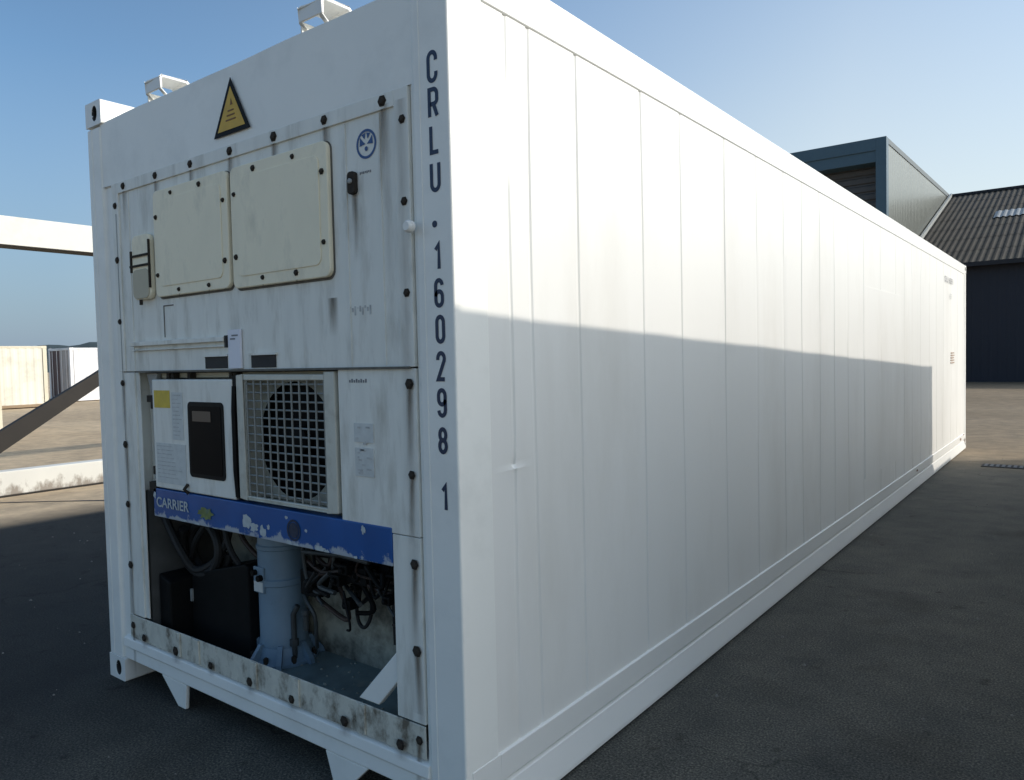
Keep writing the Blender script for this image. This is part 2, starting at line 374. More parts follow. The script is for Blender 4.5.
# ------------------------------------------------------------------ buildings in the back
GREEN = mat('grey_green_cladding', (0.165, 0.175, 0.155), 0.3, metal=0.3, var=0.04, vscale=0.4)
GREEN2 = mat('darker_green_cladding', (0.36, 0.41, 0.37), 0.5, var=0.04, vscale=0.4)
TEAL = mat('dark_teal_trim', (0.055, 0.105, 0.14), 0.45, var=0.05)
TEALG = mat('grey_teal_trim', (0.08, 0.10, 0.105), 0.5)
RECESS = mat('dark_brown_grey_cladding', (0.075, 0.075, 0.075), 0.6, var=0.1)
NAVY = mat('navy_sheet_wall', (0.013, 0.015, 0.026), 0.6, var=0.08, vscale=0.5)
ROOFM = mat('weathered_fibre_cement', (0.034, 0.027, 0.016), 0.85, var=0.25, vscale=1.2, dirt=(0.05, 0.05, 0.03), dirt_amt=0.6, dirt_scale=0.8)
SKYL = mat('pale_rooflight_sheet', (0.24, 0.235, 0.21), 0.4)
ASPH_TRIM = mat('pale_flashing', (0.34, 0.35, 0.33), 0.5)
EAVE = mat('dark_eaves', (0.02, 0.02, 0.024), 0.7)

bld = thing('tall_hall', 'tall grey green metal clad hall with teal trim rising behind the white container', 'building', (-6, 36.95, 0))
X0, X1, Y0, Y1, ZT = -30.0, 0.0, 0.0, 30.0, 11.45      # local coordinates from its near right corner
b = MB()
NR = 95
def rib_wall(mb, Pf, u0, u1, z0, z1, pitch, dep, mi=0):
    """vertical trapezoid ribs; Pf(u, d, z)"""
    n = int((u1-u0)/pitch)
    prof = []
    for k in range(n):
        a = u0+k*pitch
        prof += [(a, 0), (a+pitch*0.62, 0), (a+pitch*0.7, dep), (a+pitch*0.92, dep)]
    prof.append((u0+n*pitch, 0))
    for (a, da), (c, dc) in zip(prof, prof[1:]):
        mb.face([Pf(a, da, z0(a) if callable(z0) else z0), Pf(c, dc, z0(c) if callable(z0) else z0),
                 Pf(c, dc, z1(c) if callable(z1) else z1), Pf(a, da, z1(a) if callable(z1) else z1)], mi)
slope = 0.4/18.0
rib_wall(b, lambda u, dd, z: (dd, u, z), 0.35, 30, 0, lambda u: ZT-0.25+u*slope, 0.42, 0.012)
b.build('wall', GREEN, bld)
b = MB()
for k in range(26):                          # horizontally ribbed recessed end wall
    z0 = k*0.4; b.prism([(0.9, z0), (0.82, z0+0.05), (0.82, z0+0.28), (0.9, z0+0.33), (0.9, z0+0.4), (1.2, z0+0.4), (1.2, z0)], 0, X0, -0.35)
b.build('end_wall', RECESS, bld)
b = MB(); b.box(X0, -0.42, -0.05, 0.95, 10.38, ZT-0.02); b.box(X0, -0.42, -0.12, -0.05, 10.9, ZT+0.02)
b.build('fascia', TEAL, bld, bevel=0.01)
b = MB(); b.box(-0.42, 0.04, -0.12, 0.36, 0, ZT+0.02); b.build('corner_post', TEAL, bld, bevel=0.01)
b = MB(); b.prism([(0.36, ZT-0.25+0.01), (30, ZT-0.25+30*slope), (30, ZT+30*slope), (0.36, ZT+0.01)], 0, -0.1, 0.04)
b.build('parapet_trim', TEALG, bld)
b = MB(); b.box(X0, -0.1, 0.95, 30, ZT-0.5, ZT-0.4); b.box(X0, X0+0.2, 0.95, 30, 0, ZT-0.5); b.box(X0+0.2, -0.1, 29.8, 30, 0, ZT-0.5)
b.build('roof', EAVE, bld)

shed = thing('low_warehouse', 'low warehouse with navy sheet wall and dark corrugated roof at far right', 'building', (0, 40, 0))
XE = 34.0
b = MB(); rib_wall(b, lambda u, dd, z: (u, -dd, z), -5.95, XE, 0, 5.55, 0.35, 0.005); b.build('wall', NAVY, shed)
b = MB(); b.prism([(0.1, 0), (33, 0), (33, 5.6), (17, 11.6), (0.1, 5.6)], 0, XE-0.3, XE); b.build('gable_wall', NAVY, shed)
tp = 0.365
def roof_sheet(mb, x0, x1, y0, y1, lift, mi=0):
    n = int((x1-x0)/0.075); ys = [y0+(y1-y0)*k/7 for k in range(8)]
    for c in range(7):                       # seven lapped courses
        for k in range(n):
            xa, xb = x0+k*0.075, x0+(k+1)*0.075
            za, zb = 0.03*math.sin(xa*2*math.pi/0.30), 0.03*math.sin(xb*2*math.pi/0.30)
            a, e = ys[c]-0.08, ys[c+1]
            mb.face([(xa, a, 5.72+a*tp+za+lift+0.012), (xb, a, 5.72+a*tp+zb+lift+0.012), (xb, e, 5.72+e*tp+zb+lift), (xa, e, 5.72+e*tp+za+lift)], mi)
b = MB(); roof_sheet(b, -5.9, 14, -0.35, 16.5, 0); b.build('roof', ROOFM, shed)
b = MB(); b.face([(14, -0.35, 5.6), (XE, -0.35, 5.6), (XE, 16.5, 11.75), (14, 16.5, 11.75)]); b.face([(-5.9, 17, 11.6), (XE, 17, 11.6), (XE, 33, 5.7), (-5.9, 33, 5.7)])
b.build('roof', ROOFM, shed)
b = MB(); b.box(-5.9, XE, 16.3, 17.1, 11.68, 11.86); b.build('ridge_cap', EAVE, shed, bevel=0.03)
b = MB(); b.box(-5.9, XE, -0.62, -0.4, 5.42, 5.62); b.box(-5.9, XE, -0.4, -0.02, 5.46, 5.52); b.build('gutter', EAVE, shed)
b = MB()
for k in range(44):                          # rooflight sheet following the corrugation
    xa, xb = -2.8+k*0.075, -2.8+(k+1)*0.075
    za, zb = 0.03*math.sin(xa*2*math.pi/0.30), 0.03*math.sin(xb*2*math.pi/0.30)
    b.face([(xa, 8.5, 5.72+8.5*tp+za+0.06), (xb, 8.5, 5.72+8.5*tp+zb+0.06), (xb, 10.1, 5.72+10.1*tp+zb+0.06), (xa, 10.1, 5.72+10.1*tp+za+0.06)])
b.build('rooflight', SKYL, shed)
b = MB(); 
b.hexa([(-5.9, 0, 5.75), (-5.78, 0, 5.75), (-5.78, 16.3, 5.75+16.3*tp), (-5.9, 16.3, 5.75+16.3*tp), (-5.9, 0, 5.95), (-5.78, 0, 5.95), (-5.78, 16.3, 5.95+16.3*tp), (-5.9, 16.3, 5.95+16.3*tp)])
b.build('flashing', ASPH_TRIM, shed)

# ------------------------------------------------------------------ plain shipping containers of the yard
def shipping_container(name, label, origin, length, height, cols, rz=0, group=None, W=2.438, lean=0):
    """origin: near bottom corner whose faces look to +x and -y; local x<=0, y>=0"""
    body, frame, door, door2 = cols[:4]; low = cols[4] if len(cols) > 4 else frame
    t = thing(name, label, 'container', origin, rz, group)
    for sx, nm in ((0, 'side_wall'), (-W, 'side_wall')):
        b = MB(); sgn = 1 if sx == 0 else -1; xo = sx-0.012*sgn
        pitch = 0.28; n = int((length-0.36)/pitch); y = 0.18; pr = []
        pt = (length-0.36)/n
        for k in range(n):
            a = 0.18+k*pt; pr += [(a, 0), (a+pt*0.28, 0), (a+pt*0.5, -0.012), (a+pt*0.78, -0.012)]
        pr.append((0.18+n*pt, 0))
        for (a, da), (c, dc) in zip(pr, pr[1:]):
            b.face([(xo+da*sgn, a, 0.16), (xo+dc*sgn, c, 0.16), (xo+dc*sgn, c, height-0.09), (xo+da*sgn, a, height-0.09)])
        b.build(nm, body, t)
    b = MB(); b.box(-W+0.05, -0.05, 0.06, length-0.06, height-0.06, height-0.03); b.build('roof', body, t)
    b = MB(); b.box(-W+0.05, -0.05, 0.06, length-0.06, 0.12, 0.16); b.box(-W+0.1, -0.1, length-0.1, length-0.05, 0.16, height-0.06); b.build('floor', frame, t)
    for x0 in (-0.06, -W):
        for z0, z1 in ((0.04, 0.16), (height-0.09, height-0.012)):
            b = MB(); b.box(x0, x0+0.06, 0.17, length-0.17, z0, z1); b.build('side_rail', low if z0 < 1 else frame, t, bevel=0.004)
    for y0 in (0.0, length-0.1):
        for z0, z1 in ((0.03, 0.17), (height-0.12, height-0.01)):
            b = MB(); b.box(-W+0.17, -0.17, y0+0.005, y0+0.095, z0, z1); b.build('end_rail', frame, t, bevel=0.004)
    for x0 in (-0.155, -W):
        for y0 in (0.003, length-0.158):
            b = MB(); b.box(x0, x0+0.155, y0, y0+0.155, 0.118, height-0.118); b.build('corner_post', frame, t, bevel=0.008)
    for x0 in (-0.162, -W):
        for y0 in (0.0, length-0.178):
            for z0 in (0.0, height-0.118):
                b = MB(); b.box(x0, x0+0.162, y0-0.003, y0+0.181, z0, z0+0.118); b.build('corner_casting', frame, t, bevel=0.008)
    for i in range(2):
        x0 = -W+0.16+i*(W-0.32)/2; x1 = x0+(W-0.32)/2-0.01
        b = MB(); b.box(x0, x1, 0.03, 0.08, 0.18, height-0.13)
        dd = b.build('door', door2 if i == 0 else door, t)
        bb = MB()
        for q in (0.25, 0.75):
            xx = x0+(x1-x0)*q; bb.tube([(xx, 0.012, 0.1), (xx, 0.012, height-0.06)], 0.017)
        bb.build('locking_bar', frame, dd)
    return t
def cpaint(nm, c): return mat(nm, c, 0.5, var=0.06, vscale=0.9, dirt=(c[0]*0.5, c[1]*0.4, c[2]*0.3), dirt_amt=0.4, dirt_scale=1.4)
CC = cpaint('cream_container_paint', (0.72, 0.69, 0.58)); CC2 = cpaint('cream_container_frame', (0.66, 0.61, 0.47)); CBR = cpaint('rusty_brown_rail_paint', (0.28, 0.20, 0.12))
CW = cpaint('white_container_paint', (0.80, 0.80, 0.80)); CG = cpaint('grey_brown_door_paint', (0.42, 0.38, 0.36)); CRD = cpaint('dark_red_door_paint', (0.07, 0.03, 0.03))
CN = cpaint('pale_container_paint', (0.78, 0.80, 0.77))
shipping_container('shipping_container', 'cream shipping container in the yard, second behind the diagonal brace at far left', (-33.4, 5.55, 0), 6.06, 2.591, (CC, CC2, CC, CC, CBR))
shipping_container('shipping_container', 'white shipping container with dark red and grey end doors in the distance', (-37.3, 14.1, 0), 12.19, 2.62, (CW, CW, CG, CRD))
shipping_container('shipping_container', 'cream container cut by the left edge of the photo, nearest of the yard containers', (-19.1, -0.95, 0), 6.06, 2.591, (CC, CC2, CC, CC, CBR))
# container standing beside the camera, whose shadow falls on the long white side
shipping_container('shipping_container', 'shorter white container standing across the narrow aisle from the lettered one', (1.665+2.59*math.sin(R(3.72))+2.438*math.cos(R(3.72)), -1.44+2.59*math.cos(R(3.72))-2.438*math.sin(R(3.72)), 0), 9.6, 2.896, (CN, CN, CN, CN), rz=-R(3.72))

# unseen timber crates added to extend the ground shadow past that container
TIMBER = mat('shadow_crate_timber', (0.30, 0.22, 0.14), 0.8, var=0.25, vscale=3, stretch=(1, 1, 8))
for i, (z0, lab) in enumerate(((0.0, 'unseen lower crate added to shade the asphalt past the second white container'), (0.73, 'unseen upper crate added to shade the asphalt past the second white container'))):
    cr_ = thing('shadow_crate', lab, 'crate', (2.5, 10.78, z0*1.12), 0, 'unseen shadow crates'); cr_.scale = (1, 1.04, 1.12)
    b = MB(); b.box(0.03, 1.17, 0.03, 1.31, 0.09, 0.70); b.build('shadow_crate_body', TIMBER, cr_)
    b = MB()
    for k in range(5): b.box(0, 1.2, 0.0, 0.03, 0.10+k*0.12, 0.205+k*0.12); b.box(0, 0.03, 0.03, 1.31, 0.10+k*0.12, 0.205+k*0.12); b.box(0, 1.2, 1.31, 1.34, 0.10+k*0.12, 0.205+k*0.12); b.box(1.17, 1.2, 0.03, 1.31, 0.10+k*0.12, 0.205+k*0.12)
    b.build('shadow_crate_boards', TIMBER, cr_)
    for y in (0.02, 0.6, 1.22):
        b = MB(); b.box(0.0, 1.2, y, y+0.1, 0, 0.09); b.build('shadow_crate_runner', TIMBER, cr_)
# ------------------------------------------------------------------ white steel frame on the left
FRAMEW = mat('white_rail_paint', (0.68, 0.665, 0.60), 0.5, var=0.05, vscale=3, dirt=(0.2, 0.16, 0.12), dirt_amt=0.8, dirt_scale=5,
             dirt_lo=0.62, dirt_hi=0.76, grad=(2, -0.03, 0.26), stretch=(1, 1, 0.6))
FRAMET = mat('white_beam_paint', (0.72, 0.70, 0.62), 0.5, var=0.04, vscale=2, dirt=(0.6, 0.5, 0.33), dirt_amt=0.5, dirt_scale=2)
BRACE = mat('dark_brown_steel', (0.018, 0.014, 0.010), 0.7, var=0.2, vscale=5)
fr = thing('steel_frame', 'white steel frame with top beam, ground rail and dark diagonal brace left of the container', 'frame', (-9.2, -3, 0))
b = MB(); b.box(-0.22, 0, 0, 13, 3.16, 3.52); b.box(-0.26, 0.03, 0, 13, 3.145, 3.16, 1); b.build('top_beam', [FRAMET, BRACE], fr, bevel=0.006)
b = MB(); b.box(-0.22, 0, 0, 13, 0.02, 0.32); b.build('ground_rail', FRAMEW, fr, bevel=0.008)
b = MB(); b.box(-0.2, 0.02, 0, 13, 0, 0.02); b.build('rail_foot', BRACE, fr)
for y in (0, 12.78):
    b = MB(); b.box(-0.215, -0.005, y+0.005, y+0.215, 0.32, 3.145); b.build('post', FRAMET, fr, bevel=0.006)
b = MB(); b.prism([(3.95, 0.32), (4.44, 0.32), (5.98, 1.32), (8.79, 3.145), (8.45, 3.145), (5.98, 1.52), (4.78, 0.81)], 0, -0.16, -0.06)
b.build('diagonal_brace', BRACE, fr)

# ------------------------------------------------------------------ drain grating far right
gr = MB()
gr.box(0.42, 1.52, 10.02, 10.32, 0.0, 0.006)
for k in range(16): gr.box(0.45+k*0.066, 0.45+k*0.066+0.036, 10.05, 10.29, 0.006, 0.011, 1)
o = gr.build('drain_grating', [BLACK, PIPE]); o['label'] = 'dark drain grating set in the asphalt at the shadow edge, far right'; o['category'] = 'drain'

# ================================================================== the refrigerated container
W, LEN, H = 2.438, 12.192, 2.896
rc = thing('refrigerated_container', 'long white refrigerated container with cooling machinery in its open shaded end', 'container')

# corner castings
def casting(x0, y0, z0, fx, fy, parent=rc):
    b = MB(); x1, y1, z1 = x0+0.162, y0+0.178, z0+0.118; bv = 0.010
    fyv = y0 if fy < 0 else y1; fxv = x1 if fx > 0 else x0
    b.ring_plate(lambda u, v, dd: (u, fyv-fy*dd, v), x0, x1, z0, z1, (x0+x1)/2+0.012, (z0+z1)/2, 0.022, 0.032, 0.03)  # hole walls and back coloured dark to stand in for shade
    b.ring_plate(lambda u, v, dd: (fxv-fx*dd, u, v), y0, y1, z0, z1, (y0+y1)/2, (z0+z1)/2, 0.042, 0.03, 0.03)
    oy = y1 if fy < 0 else y0; ox = x0 if fx > 0 else x1
    b.face([(x0, oy, z0), (x1, oy, z0), (x1, oy, z1), (x0, oy, z1)]); b.face([(ox, y0, z0), (ox, y1, z0), (ox, y1, z1), (ox, y0, z1)])
    b.face([(x0, y0, z0), (x1, y0, z0), (x1, y1, z0), (x0, y1, z0)]); b.face([(x0, y0, z1), (x1, y0, z1), (x1, y1, z1), (x0, y1, z1)])
    return b.build('corner_casting', [WHITE, DARK], parent, bevel=bv, seg=3)
for fx in (1, -1):
    for fy in (-1, 1):
        for z0 in (0.0, H-0.118):
            casting(-0.162+0.002 if fx > 0 else -W-0.002, -0.004 if fy < 0 else LEN-0.178+0.004, z0+(0.010 if z0 > 1 and fy < 0 else 0), fx, fy)

# corner posts (front ones with a stepped profile)
b = MB(); b.prism([(0, 0), (0, 0.17), (-0.05, 0.17), (-0.05, 0.1), (-0.178, 0.1), (-0.178, 0.012), (-0.158, 0.004), (-0.15, 0)], 2, 0.118, H-0.118)
b.build('corner_post', WHITE_FRONT, rc, bevel=0.007, seg=3)
b = MB(); b.prism([(-W, 0), (-W+0.13, 0), (-W+0.138, 0.018), (-2.214, 0.018), (-2.214, 0.1), (-W+0.05, 0.1), (-W+0.05, 0.17), (-W, 0.17)], 2, 0.118, H-0.118)
b.build('corner_post', WHITE_FRONT, rc, bevel=0.007, seg=3)
for x0 in (-0.15, -W):
    b = MB(); b.box(x0, x0+0.15, LEN-0.17, LEN, 0.118, H-0.118); b.build('corner_post', WHITE, rc, bevel=0.01)

b = MB(); b.box(-0.128, -0.122, -0.0022, 0.002, 0.13, 2.775); b.build('weld_bead', WHITE_FRONT, rc, bevel=0.0015)
b = MB(); b.box(-W+0.045, -W+0.05, -0.0022, 0.002, 0.13, 2.775); b.build('weld_bead', WHITE_FRONT, rc, bevel=0.0015)
# header above the machinery
b = MB()
nx, nz = 40, 10
for i in range(nx):
    for j in range(nz):
        P = []
        for (a, c) in ((i, j), (i+1, j), (i+1, j+1), (i, j+1)):
            x = -2.31+(2.31-0.155)*a/nx; z = 2.478+(2.79-2.478)*c/nz
            y = 0.006+0.0022*math.sin(x*5.1+z*3)+0.0015*math.sin(x*11+1)
            if x < -2.28 or x > -0.17: y = 0.006
            P.append((x, y, z))
        b.face(P)
b.build('header_panel', WHITE_FRONT, rc, smooth=True)
b = MB(); b.box(-2.30, -0.155, 0.014, 0.09, 2.474, 2.788); b.build('header_beam', WHITE_FRONT, rc)
b = MB(); b.box(-2.37, -0.06, 0.09, LEN-0.09, 2.76, 2.785); b.build('roof', WHITE, rc)

# side walls: oil-canned sheets with narrow grooves at the seams
SEAMS = [0.297, 0.427, 0.739, 1.268, 1.672, 2.225, 2.714, 3.22, 3.61, 4.03, 4.43, 4.85, 5.39, 6.06, 6.75, 7.2, 7.65, 8.2, 8.8, 9.35, 9.9, 10.6, 11.25, 11.8]
def side_wall(x0, sg):
    rs = random.Random(5); SD = [rs.uniform(0.0036, 0.0047) for _ in SEAMS]; PH = [rs.uniform(0, 6) for _ in SEAMS]
    ys = [0.172]
    for s_ in SEAMS: ys += [s_-0.0115, s_-0.004, s_+0.004, s_+0.0115]
    y = 0.23
    while y < LEN-0.18:
        if min(abs(y-s_) for s_ in SEAMS) > 0.03: ys.append(y)
        y += 0.07
    ys.append(LEN-0.172); ys = sorted(set(ys))
    zs = [0.24+(2.752-0.24)*k/34 for k in range(35)]
    zs += [1.19, 1.205, 1.219, 1.233, 1.25]; zs = sorted(set(zs))
    b = MB(); G = []
    for y in ys:
        row = []
        dg = min(abs(y-s_) for s_ in SEAMS); si = min(range(len(SEAMS)), key=lambda q: abs(y-SEAMS[q]))
        for z in zs:
            x = -0.006
            fade = min(1, (2.752-z)/0.15, (z-0.24)/0.15, (y-0.17)/0.08+0.01)
            x += fade*(0.0020*math.sin(y*4.3+z*1.1)+0.0016*math.sin(y*9.7+0.6*z+2)*math.cos(z*1.7)+0.0008*math.sin(z*5.2+y*2.0))
            if dg < 0.006: x -= SD[si]*(0.95+0.15*math.sin(z*3.1+PH[si]))
            if dg < 0.012: yy_ = y+0.0025*math.sin(z*2.2+PH[si])
            else: yy_ = y
            dr = (y-0.297)**2/0.03**2+(z-1.219)**2/0.02**2
            if dr < 6: x += 0.007*math.exp(-dr)*(1 if z < 1.219 else -1)
            row.append(len(b.v)); b.v.append((x0+x*sg, yy_, z))
        G.append(row)
    for i in range(len(ys)-1):
        for j in range(len(zs)-1):
            b.f.append((G[i][j], G[i+1][j], G[i+1][j+1], G[i][j+1])); b.m.append(0)
    return b.build('side_wall', WHITE_SIDE, rc, smooth=True, angle=25)
side_wall(0, 1); side_wall(-W, -1)
# repair panel riveted on the long side
b = MB(); b.box(-0.010, -0.0035, 5.42, 7.16, 0.45, 2.16); o = b.build('repair_panel', WHITE_SIDE, rc, bevel=0.002)
for sg, x0 in ((1, 0), (-1, -W)):
    # top rail, its lower edge a crisp line over the wall
    b = MB(); b.prism([(x0, H-0.002), (x0, 2.756), (x0-0.004*sg, 2.751), (x0-0.06*sg, 2.751), (x0-0.06*sg, H-0.002)], 1, 0.172, LEN-0.172)
    b.build('top_rail', WHITE, rc, bevel=0.003)
    b = MB(); b.prism([(x0-0.0*sg, 0.25), (x0+0.004*sg, 0.246), (x0+0.002*sg, 0.152), (x0-0.016*sg, 0.147), (x0-0.016*sg, 0.141), (x0+0.001*sg, 0.132),
                       (x0+0.02*sg, 0.03), (x0+0.02*sg, 0.014), (x0-0.07*sg, 0.014), (x0-0.07*sg, 0.25)], 1, 0.176, LEN-0.18)
    b.build('bottom_rail', WHITE, rc, bevel=0.002)
b = MB(); b.box(-W+0.07, -0.07, 0.62, LEN-0.1, 0.14, 0.2)
for k in range(24): b.box(-W+0.07, -0.07, 0.7+k*0.47, 0.76+k*0.47, 0.03, 0.14)
b.build('underframe', GREYM, rc)
# small ledge where the post meets the side sheet
b = MB(); b.box(-0.05, 0.0025, 0.03, 0.18, 0.12, 0.249); b.build('post_gusset', WHITE, rc, bevel=0.003)

# front bottom rail with a ridge, and its two tapered feet
b = MB(); b.prism([(0.03, 0.246), (-0.004, 0.232), (-0.008, 0.192), (0.004, 0.182), (0.0, 0.128), (0.012, 0.12), (0.12, 0.12), (0.12, 0.246)], 0, -2.276, -0.162)
b.build('bottom_front_rail', WHITE_FRONT, rc, bevel=0.003)
for pts in ([(-1.93, 0.122), (-1.705, 0.122), (-1.722, 0.004), (-1.787, 0.004)], [(-0.715, 0.122), (-0.475, 0.122), (-0.60, 0.004), (-0.672, 0.004)]):
    b = MB(); b.prism(pts, 1, 0.004, 0.022); b.build('support_foot', WHITE_FRONT, rc, bevel=0.004)

# rear end
for i in range(2):
    x0 = -W+0.152+i*(W-0.304)/2; b = MB(); b.box(x0+0.004, x0+(W-0.304)/2-0.004, LEN-0.07, LEN-0.02, 0.2, 2.76)
    dd = b.build('door', WHITE, rc, bevel=0.004)
    for q in (0.25, 0.75):
        xx = x0+(W-0.304)/2*q; bb = MB(); bb.tube([(xx, LEN-0.005, 0.12), (xx, LEN-0.005, 2.8)], 0.017); bb.build('locking_bar', GREYM, dd)
b = MB(); b.box(-W+0.16, -0.16, LEN-0.1, LEN-0.01, 0.03, 0.195); b.build('rear_rail', WHITE, rc)
b = MB(); b.box(-W+0.16, -0.16, LEN-0.1, LEN-0.01, 2.765, H-0.02); b.build('rear_rail', WHITE, rc)

RUST = mat('brown_rust', (0.20, 0.10, 0.05), 0.8, var=0.4, vscale=40)
rr_ = random.Random(9)
for (y, z, ry, rz) in ((11.55, 0.20, 0.10, 0.025), (12.05, 0.13, 0.05, 0.06), (7.9, 0.20, 0.06, 0.015), (11.9, 0.24, 0.08, 0.012)):
    b = MB(); P = [(0.0062, y+ry*rr_.uniform(.5, 1.1)*math.cos(2*math.pi*k/12), z+rz*rr_.uniform(.5, 1.1)*math.sin(2*math.pi*k/12)) for k in range(12)]
    for k in range(12): b.face([(0.0062, y, z), P[k], P[(k+1) % 12]])
    b.build('rust_patch', RUST, rc)
# ------------------------------------------------------------------ refrigeration machinery plates
BEFORE = set(rc.children)
b = MB()
b.box(-2.212, -0.180, 0.030, 0.11, 1.567, 2.476)
b.build('upper_plate', UNIT, rc, bevel=0.002)
b = MB()   # raised flange round the plate
b.box(-2.212, -2.15, 0.022, 0.030, 1.567, 2.476); b.box(-0.245, -0.180, 0.022, 0.030, 1.567, 2.476); b.box(-2.15, -0.245, 0.022, 0.030, 2.425, 2.476)
b.build('bolt_flange', UNIT, rc, bevel=0.002)
b = MB(); b.box(-2.212, -2.07, 0.026, 0.11, 0.365, 1.562); b.box(-2.07, -2.035, 0.034, 0.040, 0.365, 1.562); b.build('left_plate', UNIT, rc, bevel=0.002)
b = MB(); b.box(-0.572, -0.180, 0.026, 0.11, 1.0, 1.562); b.build('right_plate', UNIT, rc, bevel=0.002)
b = MB(); b.box(-0.312, -0.180, 0.026, 0.09, 0.365, 0.997); b.build('right_plate', UNIT, rc, bevel=0.002)
b = MB(); b.box(-2.212, -0.180, 0.024, 0.030, 0.246, 0.360)
for x in (-1.78, -1.62, -1.18, -0.90, -0.52): b.box(x, x+0.045, 0.016, 0.024, 0.25, 0.36)
b.build('bay_sill', UNIT_DIRTY, rc, bevel=0.002)
b = MB(); b.box(-1.995, -0.572, 0.175, 0.19, 1.0, 1.562); b.build('backing_plate', SHROUD, rc)
b = MB(); b.box(-2.045, -0.20, 0.016, 0.030, 1.561, 1.569, 0); b.build('dirty_joint', GASKET, rc)
b = MB(); b.box(-2.176, -2.170, 0.0205, 0.0215, 0.37, 2.33); b.build('grimy_seam', GREYM, rc)
b = MB(); b.face([(-0.245, 0.0212, 0.40), (-0.182, 0.0212, 0.40), (-0.182, 0.0212, 2.44), (-0.245, 0.0212, 2.44)], 0, [(0, 0.16), (1, 0.16), (1, 0.26), (0, 0.26)]); b.build('grime_band', STREAK, rc)
b = MB(); b.face([(-0.305, 0.0212, 1.62), (-0.262, 0.0212, 1.62), (-0.262, 0.0212, 2.44), (-0.305, 0.0212, 2.44)], 0, [(0, 0.0), (1, 0.0), (1, 0.4), (0, 0.4)]); b.build('grime_band', STREAK, rc)
# vertical sheet folds in the upper plate
for x in (-2.065, -0.50, -0.325):
    b = MB(); b.box(x, x+0.006, 0.0265, 0.0302, 1.575, 2.42); b.build('sheet_fold', UNIT, rc)

def rrect(x0, x1, z0, z1, r, n=6):
    P = []
    for cx, cz, a0 in ((x1-r, z1-r, 0), (x0+r, z1-r, 90), (x0+r, z0+r, 180), (x1-r, z0+r, 270)):
        for k in range(n+1):
            t = R(a0+90*k/n); P.append((cx+r*math.cos(t), cz+r*math.sin(t)))
    return P
def bolt_mesh(r=0.012, streak=0.14, sw=0.03):
    b = MB(); b.lathe((0, 0, 0), [(r*1.45, 0), (r*1.45, -0.002), (r, -0.002), (r, -0.006), (r*0.7, -0.008)], n=6 if r > 0.008 else 8, axis=1)
    if streak:
        b.face([(-sw/2, 0.0006, -streak), (sw/2, 0.0006, -streak), (sw/2, 0.0006, r), (-sw/2, 0.0006, r)], 1, [(0, 0), (1, 0), (1, 1), (0, 1)])
    me = b.build('bolt', [BOLT, STREAK]); dta = me.data; bpy.data.objects.remove(me); return dta
BM_BIG, BM_MID, BM_SMALL = bolt_mesh(0.0125, 0.27, 0.034), bolt_mesh(0.014, 0.06, 0.075), bolt_mesh(0.0085, 0.06, 0.02)
def bolt(me, x, y, z, parent):
    o = bpy.data.objects.new('bolt', me); COL.objects.link(o); o.parent = parent
    o.location = (x, y, z); o.rotation_euler = (0, R(random.uniform(-4, 4)), 0); q_ = random.uniform(0.82, 1.15); o.scale = (q_, 1, q_); return o
bf = [c for c in rc.children if c.name.startswith('bolt_flange')][0]
for z in (2.37, 2.108, 1.81, 1.511, 1.21, 0.915, 0.613, 0.311):
    bolt(BM_BIG, -2.178, 0.0215, z, bf)
for x in (-2.091, -1.789, -1.492, -1.193, -0.897, -0.597, -0.297): bolt(BM_BIG, x, 0.0215, 2.452, bf)
for z in (2.374, 2.109, 1.811, 1.511, 1.208, 0.908, 0.614, 0.309): bolt(BM_BIG, -0.206, 0.0215, z, bf)
for x in (-2.061, -1.769, -1.476, -1.182, -0.899, -0.585, -0.292): bolt(BM_MID, x, 0.0155, 0.272, bf)

# access panels
def access_panel(x0, x1, z0, z1, bolts):
    b = MB(); b.prism(rrect(x0, x1, z0, z1, 0.03), 1, 0.010, 0.030); 
    p = b.build('access_panel', CREAM, rc, bevel=0.004)
    g_ = MB(); g_.prism(rrect(x0-0.007, x1+0.007, z0-0.009, z1+0.003, 0.035), 1, 0.0275, 0.0296); g_.build('gasket', GASKET, p)
    c = MB(); c.prism(rrect(x0+0.045, x1-0.045, z0+0.045, z1-0.045, 0.03), 1, 0.0065, 0.0102); c.build('raised_field', CREAM, p, bevel=0.002)
    for x, z in bolts: bolt(BM_SMALL, x, 0.0095, z, p)
access_panel(-1.80, -1.206, 1.902, 2.378, [(-1.64, 2.352), (-1.41, 2.352), (-1.235, 2.26), (-1.235, 2.015), (-1.36, 1.925), (-1.60, 1.925), (-1.775, 2.0), (-1.775, 2.26)])
access_panel(-1.182, -0.576, 1.895, 2.378, [(-1.02, 2.352), (-0.77, 2.352), (-0.605, 2.27), (-0.605, 2.02), (-0.77, 1.925), (-0.98, 1.925), (-1.155, 2.02), (-1.155, 2.27)])
# drip rail
b = MB(); b.box(-2.065, -1.272, 0.008, 0.030, 1.686, 1.706); b.box(-2.065, -1.272, 0.016, 0.030, 1.664, 1.670); b.build('drip_rail', UNIT, rc, bevel=0.002)
b = MB(); b.box(-1.268, -1.255, 0.012, 0.0296, 1.66, 1.71); b.build('rail_stop', DARK, rc)
